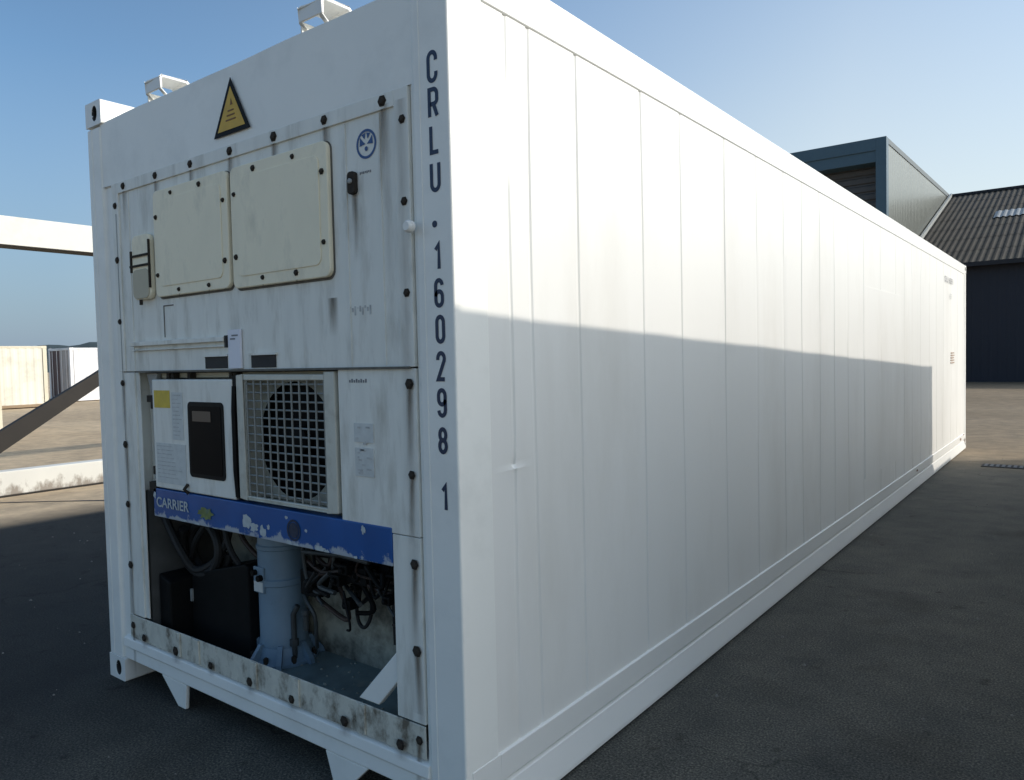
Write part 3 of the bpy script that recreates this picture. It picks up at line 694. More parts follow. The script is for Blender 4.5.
# fork openings, their inner shade painted as flat dark sheets
for x0, x1 in ((-1.442, -1.275), (-1.103, -0.940)):
    b = MB(); b.box(x0, x1, 0.0265, 0.0295, 1.574, 1.624, 0); b.box(x0-0.01, x1+0.01, 0.018, 0.0295, 1.624, 1.632, 1); b.build('slot_opening_shade', [DARK, UNIT], rc)
b = MB(); b.box(-1.25, -1.163, 0.018, 0.0265, 1.573, 1.732); p = b.build('rating_label', PAPERW, rc)
b = MB()
for k, (a, c) in enumerate(((0.01, 0.055), (0.0, 0.035))): b.box(-1.232+a, -1.232+c, 0.0168, 0.0176, 1.705-k*0.014, 1.711-k*0.014)
b.build('print', GREYINK, p)
# fresh air vent with clamps
b = MB(); b.prism(rrect(-2.0, -1.835, 1.90, 2.20, 0.035), 1, 0.004, 0.0295); v = b.build('fresh_air_vent', [CREAM], rc, bevel=0.006)
b = MB(); b.prism(rrect(-1.992, -1.845, 1.905, 2.04, 0.03), 1, 0.0, 0.0038); b.build('lower_flap', BEIGE, v, bevel=0.002)
b = MB(); b.box(-2.0, -1.84, -0.004, 0.0, 2.098, 2.108); b.box(-2.01, -1.83, -0.004, 0.0, 2.052, 2.062); b.box(-1.840, -1.831, -0.002, 0.006, 1.95, 2.17); b.box(-2.012, -2.0, 0.0, 0.02, 2.03, 2.13)
b.build('clamp', BOLT, v)
b = MB(); b.tube([(-1.92, 0.0, 1.90), (-1.92, 0.0, 1.875)], 0.008); b.build('latch_pin', BOLT, v)
# drain outline and small scuffs on the plate
b = MB(); b.box(-1.775, -1.77, 0.0275, 0.0298, 1.72, 1.86); b.box(-1.775, -1.69, 0.0275, 0.0298, 1.86, 1.865); b.build('scratch', GASKET, rc)

# round blue emblem on the plate
b = MB(); cx, cz = -0.388, 2.33
def annulus(mb, cx, cz, r0, r1, y, n=36, mi=0, a0=0, a1=360):
    for k in range(n):
        t0, t1 = R(a0+(a1-a0)*k/n), R(a0+(a1-a0)*(k+1)/n)
        mb.face([(cx+r1*math.cos(t0), y, cz+r1*math.sin(t0)), (cx+r1*math.cos(t1), y, cz+r1*math.sin(t1)), (cx+r0*math.cos(t1), y, cz+r0*math.sin(t1)), (cx+r0*math.cos(t0), y, cz+r0*math.sin(t0))], mi)
annulus(b, cx, cz, 0.041, 0.05, 0.0285)
for q in (-1, 1):
    b.face([(cx+q*0.004, 0.0283, cz+0.0), (cx+q*0.034, 0.0283, cz-0.004), (cx+q*0.030, 0.0283, cz+0.026), (cx+q*0.018, 0.0283, cz+0.012)])
    b.face([(cx+q*0.002, 0.0281, cz+0.038), (cx+q*0.022, 0.0281, cz+0.033), (cx+q*0.008, 0.0281, cz+0.016)])
annulus(b, cx, cz-0.016, 0.0, 0.008, 0.0279, 12)
b.build('round_emblem', BLUEINK, rc)
# thermometer socket with a rust run
b = MB(); b.prism(rrect(-0.475, -0.437, 2.168, 2.246, 0.014), 1, 0.012, 0.0298); s_ = b.build('probe_socket', BOLT, rc, bevel=0.003)
b = MB(); b.lathe((-0.456, 0.012, 2.212), [(0.009, 0), (0.009, -0.006), (0.005, -0.008)], 12, axis=1); b.build('probe', GREYM, s_)
b = MB(); b.face([(-0.474, 0.0292, 1.93), (-0.436, 0.0292, 1.93), (-0.436, 0.0292, 2.17), (-0.474, 0.0292, 2.17)], 0, [(0, 0), (1, 0), (1, 1), (0, 1)]); b.build('rust_run', STREAK, rc)
b = MB(); b.face([(-0.62, 0.0292, 1.68), (-0.56, 0.0292, 1.68), (-0.56, 0.0292, 1.82), (-0.62, 0.0292, 1.82)], 0, [(0, 0), (1, 0), (1, 1), (0, 1)]); b.build('rust_run', STREAK, rc)
b = MB()
for k in range(7): b.box(-0.425+k*0.0085, -0.42+k*0.0085, 0.0285, 0.0295, 2.232+(k % 2)*0.002, 2.24)
b.build('small_print', GREYINK, rc)
b = MB()
for k in range(9): b.box(-0.50+k*0.013, -0.493+k*0.013, 0.0285, 0.0295, 1.775-(k % 3)*0.012, 1.783-(k % 2)*0.006)
b.build('faded_print', GREYINK2, rc)
# lashing ring on the post
b = MB(); b.lathe((-0.160, -0.001, 2.018), [(0.02, 0.004), (0.02, -0.012), (0.014, -0.02)], 16, axis=1); b.build('lashing_stud', WHITE, rc, smooth=True)

for c in rc.children:                        # the plates sit flush with the posts
    if c not in BEFORE: c.location.y -= 0.022
# ------------------------------------------------------------------ control box
b = MB(); b.box(-1.90, -1.243, 0.0, 0.125, 1.024, 1.528); cbx = b.build('control_box', UNIT, rc, bevel=0.006)
b = MB(); b.prism(rrect(-1.588, -1.306, 1.097, 1.430, 0.022), 1, -0.004, -0.0005); wn = b.build('window', BLACK, cbx, bevel=0.002)
b = MB(); b.prism(rrect(-1.570, -1.324, 1.115, 1.412, 0.015), 1, -0.0055, -0.0042); b.build('pane', GLASS, wn)
b = MB(); b.box(-1.545, -1.40, -0.0068, -0.0058, 1.345, 1.39); b.build('display', mat('dim_display', (0.03, 0.03, 0.032), 0.3), wn)
b = MB(); b.box(-1.879, -1.74, -0.002, -0.0004, 1.398, 1.478); b.build('yellow_sticker', YELLOW, cbx)
b = MB(); b.box(-1.725, -1.63, -0.002, -0.0004, 1.255, 1.47); st = b.build('instruction_sheet', PAPER, cbx)
b = MB()
for k in range(11): b.box(-1.715, -1.715+random.uniform(0.04, 0.075), -0.0032, -0.0024, 1.455-k*0.018, 1.459-k*0.018)
b.build('print', GREYINK2, st)
b = MB(); b.box(-1.875, -1.62, -0.002, -0.0004, 1.05, 1.235); st = b.build('instruction_sheet', PAPER, cbx)
b = MB()
for k in range(9): b.box(-1.865, -1.865+random.uniform(0.12, 0.23), -0.0032, -0.0024, 1.22-k*0.018, 1.223-k*0.018)
b.build('print', GREYINK2, st)
b = MB()
for z in (1.10, 1.41): b.box(-1.93, -1.895, 0.005, 0.03, z-0.02, z+0.02)
b.build('hinge', BOLT, cbx, bevel=0.003)
b = MB(); b.tube([(-1.61, -0.002, 1.06), (-1.61, -0.02, 1.04), (-1.61, -0.002, 1.02)], 0.008); b.build('latch', BOLT, cbx)
b = MB(); b.box(-1.2425, -1.2125, 0.004, 0.13, 1.03, 1.54); b.build('gap_shade_strip', BLACK, rc)  # black strip standing in for the shade in the gap
# brackets and clutter above and beside the box
b = MB()
b.box(-1.90, -0.60, 0.05, 0.12, 1.535, 1.556); 
b.build('top_channel', BEIGE, rc)
b = MB()
for x in (-1.80, -1.76, -1.62, -1.29, -1.26): b.box(x, x+0.022, 0.02, 0.05, 1.53, 1.556)
b.build('clip', BOLT, rc)
b = MB(); b.prism([(-2.0, 1.556), (-1.90, 1.556), (-1.955, 1.44)], 1, 0.03, 0.05); b.box(-1.99, -1.915, 0.02, 0.06, 1.42, 1.452, 1); b.build('bracket', [GREYM, BOLT], rc)
b = MB(); b.tube([(-1.955, 0.06, 1.42), (-1.955, 0.06, 1.05)], 0.028, 12); b.build('cable_conduit', GREYM, rc, smooth=True)
b = MB(); b.box(-1.96, -1.90, 0.0, 0.05, 1.0, 1.045); b.build('bracket', BOLT, rc)
b = MB(); b.tube([(-1.226, 0.0, 1.50), (-1.230, -0.004, 1.4), (-1.227, -0.006, 1.28), (-1.231, -0.004, 1.15), (-1.226, 0.0, 1.04)], 0.009, 8); b.build('cable', BLACK, rc, smooth=True)

# ------------------------------------------------------------------ condenser fan and grille
b = MB(); b.ring_plate(lambda u, v, dd: (u, 0.085+dd, v), -1.20, -0.60, 1.035, 1.545, -0.935, 1.278, 0.238, 0.238, 0.04, n=40)
fan = b.build('fan_shroud', [SHROUD, BLACK], rc)
b = MB(); b.lathe((-0.935, 0.098, 1.278), [(0.06, 0.02), (0.06, -0.01), (0.035, -0.02)], 20, axis=1); b.build('fan_hub', BLACK, fan, smooth=True)
for k in range(5):
    a = R(72*k+20); b = MB(); P = []
    for (r, da, dy) in ((0.055, -0.35, 0.012), (0.22, -0.30, 0.016), (0.225, 0.28, -0.006), (0.055, 0.35, -0.004)):
        P.append((-0.935+r*math.cos(a+da), 0.108+dy, 1.278+r*math.sin(a+da)))
    b.face(P); b.face([(p[0], p[1]+0.003, p[2]) for p in P][::-1]); b.build('fan_blade', BLACK, fan)
b = MB()
b.box(-1.212, -1.160, 0.0, 0.08, 1.035, 1.545); b.box(-0.650, -0.590, 0.0, 0.08, 1.035, 1.555); b.box(-1.160, -0.650, 0.0, 0.02, 1.523, 1.545); b.box(-1.160, -0.650, 0.0, 0.02, 1.035, 1.05)
gf = b.build('condenser_grille', GRF, rc, bevel=0.004)
b = MB()
for k in range(11):
    x = -1.155+k*0.049+0.008; b.tube([(x, 0.008, 1.05), (x, 0.008, 1.523)], 0.0042, 6)
for k in range(14):
    z = 1.068+k*0.0338; b.tube([(-1.16, 0.0125, z), (-0.65, 0.0125, z)], 0.0038, 6)
b.build('wire_mesh', WIRE, gf)

# right hand plate details
BEFORE = set(rc.children)
b = MB(); b.box(-0.49, -0.39, 0.0225, 0.0255, 1.305, 1.372); b.box(-0.488, -0.392, 0.0225, 0.0255, 1.185, 1.285); p = b.build('worn_sticker', PAPER, rc)
b = MB()
for k in range(16):
    x = -0.485+random.random()*0.06; z = 1.19+random.random()*0.17; b.box(x, x+random.uniform(0.008, 0.03), 0.0212, 0.0222, z, z+0.006)
b.build('print', GREYINK2, p)
b = MB()
for k in range(8): b.box(-0.51+k*0.012, -0.503+k*0.012, 0.0245, 0.0255, 1.515, 1.524+(k % 2)*0.004)
b.build('small_print', GREYINK, rc)

for c in rc.children:
    if c not in BEFORE: c.location.y -= 0.022
# ------------------------------------------------------------------ blue valance
b = MB(); b.box(-1.925, -0.314, 0.000, 0.05, 0.884, 1.018); bl = b.build('blue_valance', BLUE, rc, bevel=0.004)
def blob(mb, cx, cz, rx, rz, y, seed, n=16):
    rnd = random.Random(seed); P = []
    for k in range(n):
        t = 2*math.pi*k/n; q = rnd.uniform(0.55, 1.1); P.append((cx+rx*q*math.cos(t), y, max(0.886, min(1.016, cz+rz*q*math.sin(t)))))
    for k in range(n): mb.face([(cx, y, cz), P[k], P[(k+1) % n]])
for i, (x, z, rx, rz) in enumerate([(-1.17, 0.945, 0.035, 0.035), (-1.12, 0.925, 0.035, 0.022), (-1.06, 0.915, 0.022, 0.028), (-1.02, 0.938, 0.012, 0.012), (-0.885, 0.892, 0.02, 0.014),
                                    (-0.845, 0.887, 0.02, 0.008), (-0.90, 0.99, 0.01, 0.008), (-0.78, 0.952, 0.012, 0.008), (-0.70, 0.893, 0.035, 0.016), (-0.66, 0.889, 0.02, 0.01),
                                    (-0.455, 0.995, 0.014, 0.016), (-1.91, 0.985, 0.014, 0.02), (-1.66, 0.892, 0.03, 0.008), (-1.55, 0.889, 0.03, 0.007), (-0.50, 0.889, 0.012, 0.008), (-1.4, 0.887, 0.02, 0.005)]):
    b = MB(); blob(b, x, z, rx, rz, -0.0008-0.0001*i, i); b.build('paint_chip', CHIP, bl)
def text_mesh(s, name, size, mt, parent, loc, xs=1.0, rot=(math.pi/2, 0, 0), bold=0.0):
    cu_ = bpy.data.curves.new('t', 'FONT'); cu_.body = s; cu_.size = size; cu_.offset = bold; cu_.align_x = 'LEFT'
    ob = bpy.data.objects.new('t', cu_); COL.objects.link(ob)
    bpy.context.view_layer.update()
    me = bpy.data.meshes.new_from_object(ob.evaluated_get(bpy.context.evaluated_depsgraph_get()))
    bpy.data.objects.remove(ob)
    me.materials.clear(); me.materials.append(mt)
    o = bpy.data.objects.new(name, me); COL.objects.link(o); o.parent = parent; o.location = loc; o.rotation_euler = rot; o.scale = (xs, 1, 1)
    return o
text_mesh('CARRIER', 'maker_lettering', 0.064, CHIP, bl, (-1.895, -0.003, 0.935), 1.12, bold=0.0012)
b = MB(); blob(b, -1.475, 0.945, 0.07, 0.03, -0.003, 77, 20); o = b.build('green_sticker', mat('faded_green_yellow', (0.16, 0.2, 0.06), 0.6, var=0.4, vscale=30, dirt=(0.03, 0.08, 0.2), dirt_amt=0.8, dirt_scale=20), bl)
b = MB(); annulus(b, -0.855, 0.945, 0.0, 0.03, -0.003, 20); annulus(b, -0.855, 0.945, 0.034, 0.042, -0.003, 20); b.build('dark_emblem', mat('dark_worn_emblem', (0.02, 0.03, 0.06), 0.6, var=0.4, vscale=60), bl)

# ------------------------------------------------------------------ machinery bay
b = MB()
b.box(-2.04, -0.29, 0.42, 0.45, 0.17, 0.99);  b.box(-0.29, -0.27, 0.09, 0.53, 0.17, 0.99); b.box(-2.04, -0.29, 0.13, 0.42, 0.985, 0.998)
b.build('bay_lining', BAYWALL, rc)
b = MB(); b.box(-2.06, -2.04, 0.03, 0.44, 0.17, 0.99); b.build('dark_side_lining', LIN, rc)
b = MB(); b.box(-2.04, -0.29, 0.035, 0.42, 0.22, 0.255); b.build('bay_floor', BAYFLOOR, rc)
# hermetic compressor
cx, cy = -1.325, 0.27
b = MB(); b.lathe((cx, cy, 0.262), [(0.112, 0.0), (0.112, 0.06), (0.104, 0.10), (0.104, 0.34), (0.111, 0.345), (0.111, 0.37), (0.104, 0.375), (0.104, 0.50), (0.109, 0.505), (0.109, 0.52), (0.104, 0.525), (0.10, 0.58), (0.07, 0.62), (0.03, 0.63)], 40)
cp = b.build('compressor', COMP, rc, smooth=True)
b = MB(); b.lathe((cx, cy, 0.256), [(0.150, 0.0), (0.150, 0.012), (0.128, 0.03), (0.114, 0.075)], 28)
b.build('base_flange', COMP, cp, smooth=True)
for k in range(7):
    t = R(360/7*k-96); c_, s__ = math.cos(t), math.sin(t); b = MB()
    P = [(0.10, 0.256), (0.178, 0.256), (0.172, 0.278), (0.12, 0.345), (0.10, 0.345)]; wd = 0.011
    A_ = [(cx+c_*p-s__*wd, cy+s__*p+c_*wd, z) for p, z in P]; B_ = [(cx+c_*p+s__*wd, cy+s__*p-c_*wd, z) for p, z in P]
    b.face(A_); b.face(B_[::-1])
    for q in range(5): b.face([A_[q], A_[(q+1) % 5], B_[(q+1) % 5], B_[q]])
    b.build('foot_rib', COMP, cp)
    t += R(25); b = MB(); b.lathe((cx+0.138*math.cos(t), cy+0.138*math.sin(t), 0.268), [(0.011, 0), (0.011, 0.03), (0.007, 0.034)], 6); b.build('flange_bolt', BOLT, cp)
b = MB(); b.box(cx-0.055, cx+0.020, cy-0.112, cy-0.10, 0.575, 0.69); b.build('terminal_plate', COMP, cp, bevel=0.004)
b = MB(); b.lathe((cx-0.035, cy-0.112, 0.665), [(0.013, 0), (0.013, -0.02)], 10, axis=1); b.build('terminal_knob', BLACK, cp)
b = MB(); b.lathe((cx+0.005, cy-0.112, 0.645), [(0.014, 0), (0.014, -0.02)], 10, axis=1); b.build('terminal_knob', BLACK, cp)
b = MB(); b.box(cx-0.05, cx+0.015, cy-0.1135, cy-0.1122, 0.58, 0.625); b.build('maker_plate', PAPER, cp)
# black electrical box with a slanted lid
b = MB(); b.prism([(-1.92, 0.20), (-1.425, 0.20), (-1.425, 0.676), (-1.45, 0.684), (-1.90, 0.575)], 1, 0.16, 0.38)
eb = b.build('electrical_box', BLACK, rc, bevel=0.006)
b = MB(); b.box(-1.905, -1.892, 0.15, 0.16, 0.44, 0.50); b.build('box_latch', GREYM, eb)
b = MB(); b.prism([(-2.03, 0.20), (-1.93, 0.20), (-1.93, 0.55), (-2.03, 0.58)], 1, 0.06, 0.42); b.build('side_casing', BLACK, rc, bevel=0.01)
# power cable loops
b = MB(); P = []
for k in range(40):
    t = k/39*2*math.pi*1.6+2.4; rr = 0.125+0.008*math.sin(t*0.7); P.append((-1.84+rr*1.15*math.cos(t), 0.16+0.012*k/6, 0.70+rr*math.sin(t)))
b.tube(P, 0.022, 10); b.build('power_cable', RUBBER, rc, smooth=True)
def hose(pts, r, m, name='hose'):
    P = [Vector(p) for p in pts]; Q = []
    for i in range(len(P)-1):
        a, p, q, c = P[max(i-1, 0)], P[i], P[i+1], P[min(i+2, len(P)-1)]
        for k in range(7):
            t = k/7; Q.append(0.5*((2*p)+(q-a)*t+(2*a-5*p+4*q-c)*t*t+(3*p-a-3*q+c)*t*t*t))
    Q.append(P[-1]); b = MB(); b.tube(Q, r, 8, 0); return b.build(name, m, rc, smooth=True)
hose([(-2.02, 0.2, 0.93), (-1.9, 0.2, 0.84), (-1.80, 0.22, 0.8), (-1.72, 0.25, 0.9), (-1.68, 0.3, 0.97)], 0.014, RUBBER)
hose([(-1.70, 0.22, 0.96), (-1.66, 0.2, 0.82), (-1.62, 0.2, 0.72), (-1.57, 0.22, 0.64)], 0.014, RUBBER)
hose([(-1.66, 0.26, 0.96), (-1.60, 0.24, 0.80), (-1.50, 0.24, 0.72), (-1.43, 0.26, 0.68)], 0.011, COPPER)
hose([(-1.58, 0.3, 0.97), (-1.55, 0.3, 0.83), (-1.48, 0.3, 0.75)], 0.013, RUBBER)
hose([(-0.86, 0.30, 0.66), (-0.855, 0.30, 0.53), (-0.82, 0.29, 0.49), (-0.785, 0.29, 0.50), (-0.765, 0.30, 0.56), (-0.765, 0.30, 0.68)], 0.008, RUBBER)
hose([(-0.655, 0.32, 0.68), (-0.650, 0.32, 0.44)], 0.008, RUBBER)
hose([(-1.18, 0.30, 0.60), (-1.12, 0.24, 0.57), (-1.06, 0.24, 0.50), (-1.08, 0.26, 0.40), (-1.13, 0.30, 0.33)], 0.009, PIPE, 'refrigerant_pipe')
hose([(-1.2, 0.34, 0.85), (-1.05, 0.28, 0.80), (-0.9, 0.26, 0.82), (-0.7, 0.28, 0.78), (-0.5, 0.30, 0.8), (-0.32, 0.30, 0.78)], 0.016, BLACK, 'refrigerant_pipe')
hose([(-1.1, 0.22, 0.76), (-0.95, 0.2, 0.72), (-0.8, 0.2, 0.74), (-0.62, 0.22, 0.69), (-0.4, 0.24, 0.70)], 0.009, COPPER, 'refrigerant_pipe')
hose([(-1.08, 0.2, 0.88), (-1.06, 0.2, 0.70), (-1.0, 0.2, 0.63), (-0.93, 0.22, 0.65), (-0.92, 0.24, 0.78)], 0.008, PIPE, 'refrigerant_pipe')
b = MB(); b.tube([(-1.0, 0.34, 0.735), (-0.32, 0.34, 0.735)], 0.075, 20); b.build('receiver_tank', BLACK, rc, smooth=True, bevel=0.01)
b = MB(); b.box(-1.10, -0.98, 0.2, 0.33, 0.60, 0.71); b.lathe((-1.03, 0.19, 0.65), [(0.03, 0.02), (0.03, -0.01), (0.018, -0.014)], 14, axis=1)
b.build('valve_block', BLACK, rc, bevel=0.006)
b = MB(); b.box(-0.80, -0.68, 0.2, 0.28, 0.70, 0.77); b.lathe((-0.74, 0.2, 0.735), [(0.024, 0), (0.024, -0.010), (0.018, -0.012)], 16, axis=1); b.build('pressure_switch', BLACK, rc, bevel=0.004)
b = MB(); b.lathe((-1.095, 0.22, 0.44), [(0.012, 0), (0.012, 0.06), (0.016, 0.065), (0.016, 0.085), (0.008, 0.09)], 12); b.build('service_valve', PIPE, rc, smooth=True)
rnd = random.Random(11)
for k in range(26):
    x = rnd.uniform(-1.12, -0.36); z = rnd.uniform(0.66, 0.9); y = rnd.uniform(0.16, 0.34)
    hose([(x, y, z), (x+rnd.uniform(-.09, .09), y+rnd.uniform(-.03, .03), z-rnd.uniform(.03, .16)), (x+rnd.uniform(-.16, .16), y+rnd.uniform(-.03, .05), z-rnd.uniform(-.03, .2))],
         rnd.choice((0.005, 0.007, 0.010)), rnd.choice((BLACK, BLACK, RUBBER, PIPE, COPPER)), 'refrigerant_pipe')
for k in range(10):
    x = rnd.uniform(-1.08, -0.42); z = rnd.uniform(0.60, 0.85); y = rnd.uniform(0.14, 0.24); q = rnd.uniform(0.012, 0.03)
    b = MB(); b.box(x-q, x+q, y, y+0.06, z-q*0.8, z+q*0.8); b.lathe((x, y, z), [(q*0.5, 0), (q*0.5, -0.012), (q*0.3, -0.016)], 12, axis=1)
    b.build('valve', rnd.choice((BLACK, PIPE, BLACK)), rc, bevel=0.004)
rnd = random.Random(31)
for k in range(14):
    x = rnd.uniform(-1.0, -0.4); z = rnd.uniform(0.58, 0.88)
    b = MB(); q = rnd.uniform(0.10, 0.3); b.tube([(x-q/2, rnd.uniform(.14, .3), z), (x+q/2, rnd.uniform(.14, .3), z+rnd.uniform(-.02, .02))], rnd.choice((0.006, 0.009, 0.014)), 10)
    b.build('refrigerant_pipe', rnd.choice((BLACK, PIPE, COPPER, BLACK)), rc, smooth=True)
hose([(-2.03, 0.10, 0.86), (-1.93, 0.12, 0.70), (-1.86, 0.16, 0.60), (-1.74, 0.2, 0.66), (-1.66, 0.22, 0.80), (-1.7, 0.22, 0.95)], 0.018, RUBBER)
hose([(-1.98, 0.2, 0.60), (-1.88, 0.18, 0.74), (-1.76, 0.2, 0.86), (-1.66, 0.24, 0.93)], 0.016, RUBBER)
b = MB(); b.box(-1.60, -1.44, 0.395, 0.418, 0.76, 0.93); b.build('wall_plate', BAYWALL, rc, bevel=0.003)
b = MB(); b.tube([(-1.21, 0.24, 0.27), (-1.21, 0.24, 0.48), (-1.19, 0.25, 0.52)], 0.012, 10); b.lathe((-1.21, 0.24, 0.34), [(0.02, 0), (0.02, 0.03)], 6); b.build('suction_line', PIPE, rc, smooth=True)
# rubble and dirt on the bay floor
b = MB(); rnd = random.Random(3)
for k in range(70):
    x, y, q = rnd.uniform(-1.2, -0.32), rnd.uniform(0.05, 0.4), rnd.uniform(0.002, 0.006)
    b.hexa([(x-q, y-q, 0.255), (x+q, y-q*.7, 0.255), (x+q*.8, y+q, 0.255), (x-q, y+q, 0.255), (x-q*.5, y-q*.5, 0.255+q), (x+q*.5, y-q*.5, 0.255+q*.8), (x+q*.5, y+q*.5, 0.255+q), (x-q*.5, y+q*.5, 0.255+q*.7)])
o = b.build('debris', BAYWALL, rc); o['kind'] = 'stuff'
# grey column beside the control box
b = MB(); b.box(-2.06, -1.90, 0.07, 0.09, 1.0, 1.556); b.build('backing_column', UNIT, rc)
# diagonal strut
b = MB(); b.prism([(-0.535, 0.363), (-0.428, 0.363), (-0.303, 0.50), (-0.303, 0.605)], 1, 0.022, 0.05); b.build('diagonal_strut', WHITE_FRONT, rc, bevel=0.004)

# ------------------------------------------------------------------ warning triangle
b = MB()
A, B, C_ = (-1.172, 2.742), (-1.302, 2.520), (-1.048, 2.520)
b.prism([A, B, C_], 1, 0.0005, 0.0025); tr = b.build('warning_triangle', BLACK, rc)
def inset(P, k):
    c = (sum(p[0] for p in P)/3, sum(p[1] for p in P)/3-0.0); return [(c[0]+(p[0]-c[0])*k, c[1]+(p[1]-c[1])*k) for p in P]
I = inset([A, B, C_], 0.76); b = MB(); b.face([(p[0], -0.0005, p[1]) for p in I]); b.build('triangle_field', AMBER, tr)
BRP = mat('brown_print', (0.2, 0.1, 0.03), 0.7)
for k in range(3):
    b = MB(); b.box(-1.21+0.008*k, -1.14-0.006*k, -0.0015, -0.0009, 2.572+k*0.018, 2.578+k*0.018); b.build('print_line', BRP, tr)
b = MB(); b.face([(-1.176, -0.0012, 2.632), (-1.158, -0.0012, 2.632), (-1.17, -0.0012, 2.66)]); b.build('print_mark', BRP, tr)

# ------------------------------------------------------------------ clip-on brackets on the header
def bracket(x0, x1):
    b = MB(); zt = 2.888
    prof_out = [(-0.006, 2.823), (-0.006, zt-0.016), (0.004, zt-0.006), (0.12, zt-0.004), (0.155, zt-0.035), (0.165, 2.795)]
    t = 0.010
    # bent plate: front, top, back as thin strips
    def strip(p, q, th=t):
        d = Vector((q[0]-p[0], q[1]-p[1])).normalized(); nn = Vector((-d.y, d.x))*-th
        return [(p[0], p[1]), (q[0], q[1]), (q[0]+nn.x, q[1]+nn.y), (p[0]+nn.x, p[1]+nn.y)]
    for p, q in zip(prof_out, prof_out[1:]):
        b.prism(strip(p, q)[::-1], 0, x0, x1)
    b.prism([(-0.008, 2.823), (0.03, 2.79), (0.042, 2.79), (0.002, 2.823)], 0, x0, x0+0.02)
    b.prism([(-0.008, 2.823), (0.03, 2.79), (0.042, 2.79), (0.002, 2.823)], 0, x1-0.02, x1)
    b.box(x0, x0+0.008, 0.002, 0.16, 2.79, 2.83)
    b.build('lifting_bracket', WHITE, rc, bevel=0.003)
bracket(-1.832, -1.700); bracket(-0.716, -0.583)

# ------------------------------------------------------------------ code lettering on the post
def ribbon(mb, pts, wd, y, closed=False):
    P = [Vector(p) for p in pts]; n = len(P); Lp, Rp = [], []
    for i in range(n):
        if closed: a, c = P[(i-1) % n], P[(i+1) % n]
        else: a, c = P[max(i-1, 0)], P[min(i+1, n-1)]
        d1 = (P[i]-a).normalized() if (P[i]-a).length > 0 else (c-P[i]).normalized()
        d2 = (c-P[i]).normalized() if (c-P[i]).length > 0 else d1
        n1, n2 = Vector((-d1.y, d1.x)), Vector((-d2.y, d2.x)); m_ = (n1+n2).normalized(); k = wd/2/max(0.5, m_.dot(n1))
        Lp.append(P[i]+m_*k); Rp.append(P[i]-m_*k)
    for i in range(n if closed else n-1):
        j = (i+1) % n
        mb.face([(Rp[i].x, y, Rp[i].y), (Rp[j].x, y, Rp[j].y), (Lp[j].x, y, Lp[j].y), (Lp[i].x, y, Lp[i].y)])
def arc(cx, cz, rx, rz, a0, a1, n=7): return [(cx+rx*math.cos(R(a0+(a1-a0)*k/n)), cz+rz*math.sin(R(a0+(a1-a0)*k/n))) for k in range(n+1)]
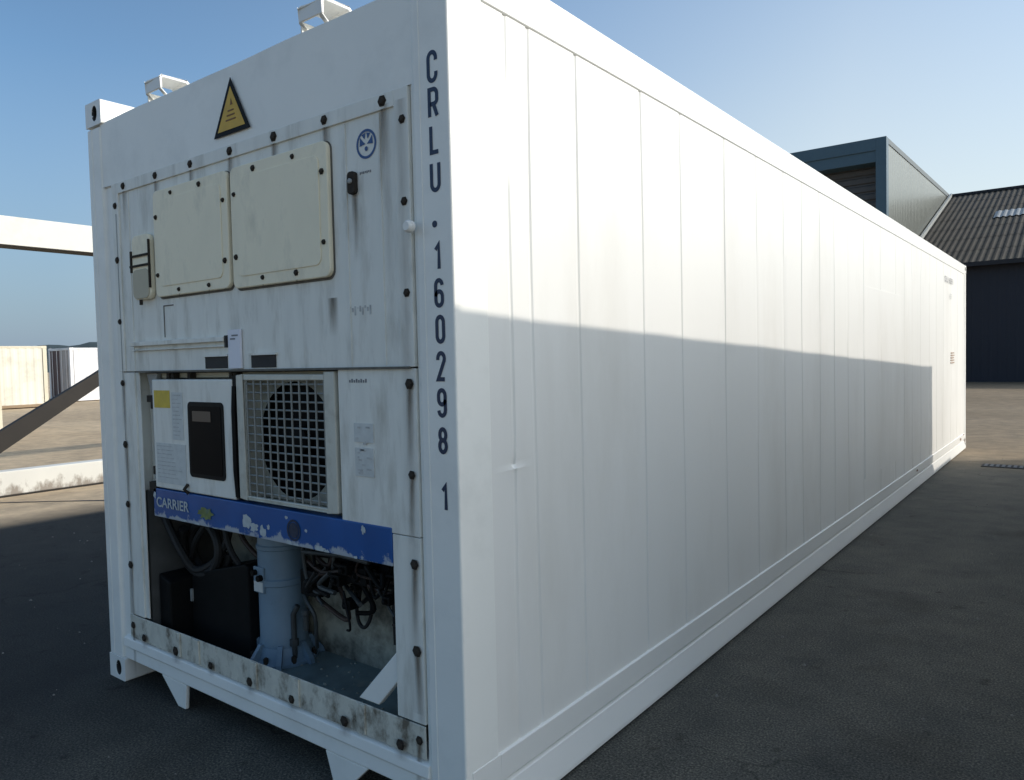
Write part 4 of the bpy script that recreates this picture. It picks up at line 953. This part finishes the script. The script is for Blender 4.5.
def glyph(ch, w_, h):
    r = w_*0.48; rz = w_*0.62
    loop = arc(w_-r, h-rz, r, rz, 0, 90)+arc(r, h-rz, r, rz, 90, 180)+arc(r, rz, r, rz, 180, 270)+arc(w_-r, rz, r, rz, 270, 360)
    if ch == '0': return [(loop, True)]
    if ch == 'C': return [([(w_, h*0.70)]+arc(w_-r, h-rz, r, rz, 0, 90)+arc(r, h-rz, r, rz, 90, 180)+arc(r, rz, r, rz, 180, 270)+arc(w_-r, rz, r, rz, 270, 360)+[(w_, h*0.30)], False)]
    if ch == 'U': return [([(0, h), (0, rz)]+arc(r, rz, r, rz, 180, 270)[1:]+arc(w_-r, rz, r, rz, 270, 360)+[(w_, h)], False)]
    if ch == 'L': return [([(0, h), (0, 0), (w_, 0)], False)]
    if ch == 'R': return [([(0, 0), (0, h), (w_-r, h)]+arc(w_-r, h-rz*.8, r, rz*.8, 90, 0)[1:]+arc(w_-r, h*0.46+rz*.6, r, rz*.6, 0, -90)+[(0.1*w_, h*0.46)], False), ([(w_*0.55, h*0.46), (w_, 0)], False)]
    if ch == '1': return [([(w_*0.15, h*0.78), (w_*0.62, h), (w_*0.62, 0)], False)]
    if ch == '2': return [([(0, h*0.74)]+arc(w_/2, h-rz, w_/2, rz, 175, -20, 10)+[(0, 0), (w_, 0)], False)]
    s6 = [([(w_, h*0.80)]+arc(w_/2, h-rz, w_/2, rz, 20, 180, 8)+[(0, rz)]+arc(w_/2, rz, w_/2, rz, 180, 360, 10)+arc(w_/2, h*0.56-rz*.9, w_/2, rz*.9, 0, 180, 8), False)]
    if ch == '6': return s6
    if ch == '9': return [([(w_-x, h-z) for x, z in s6[0][0]], False)]
    if ch == '8': return [(arc(w_/2, h*0.74, w_*0.46, h*0.25, 0, 345, 15), True), (arc(w_/2, h*0.25, w_/2, h*0.265, 0, 345, 15), True)]
yy = -0.0012
for i, (ch, z0, z1, x0, wd) in enumerate([('C', 2.457, 2.558, -0.090, 0.046), ('R', 2.346, 2.444, -0.089, 0.046), ('L', 2.235, 2.330, -0.086, 0.044), ('U', 2.117, 2.214, -0.088, 0.046),
        ('1', 1.869, 1.960, -0.083, 0.042), ('6', 1.753, 1.847, -0.083, 0.042), ('0', 1.639, 1.731, -0.082, 0.042), ('2', 1.519, 1.616, -0.082, 0.042),
        ('9', 1.403, 1.498, -0.083, 0.042), ('8', 1.287, 1.374, -0.083, 0.042), ('1', 1.100, 1.192, -0.080, 0.042)]):
    st = 0.0138; b = MB()
    for k, (pts, cl) in enumerate(glyph(ch, wd-st, (z1-z0)-st)):
        ribbon(b, [(x0+st/2+p[0], z0+st/2+p[1]) for p in pts], st, yy-0.0004*k, cl)
    b.build('code_letter', INK, rc)
b = MB(); annulus(b, -0.073, 2.018, 0.0, 0.011, yy, 14); b.build('code_dot', INK, rc)
# small code lines on the long side near the far end, read from the right hand side
text_mesh('CRLU 160298 1', 'side_lettering', 0.115, GREYINK, rc, (0.0045, 9.95, 2.505), 1.12, rot=(math.pi/2, 0, math.pi/2))
text_mesh('45R1', 'side_lettering', 0.11, GREYINK2, rc, (0.0045, 10.40, 2.29), 1.2, rot=(math.pi/2, 0, math.pi/2))
b = MB()
for k in range(5): b.box(-0.006, 0.0035, 10.55+0.01*k, 10.9-0.02*(k % 3), 1.38+k*0.035, 1.398+k*0.035)
b.build('faded_print', BROWNINK, rc)
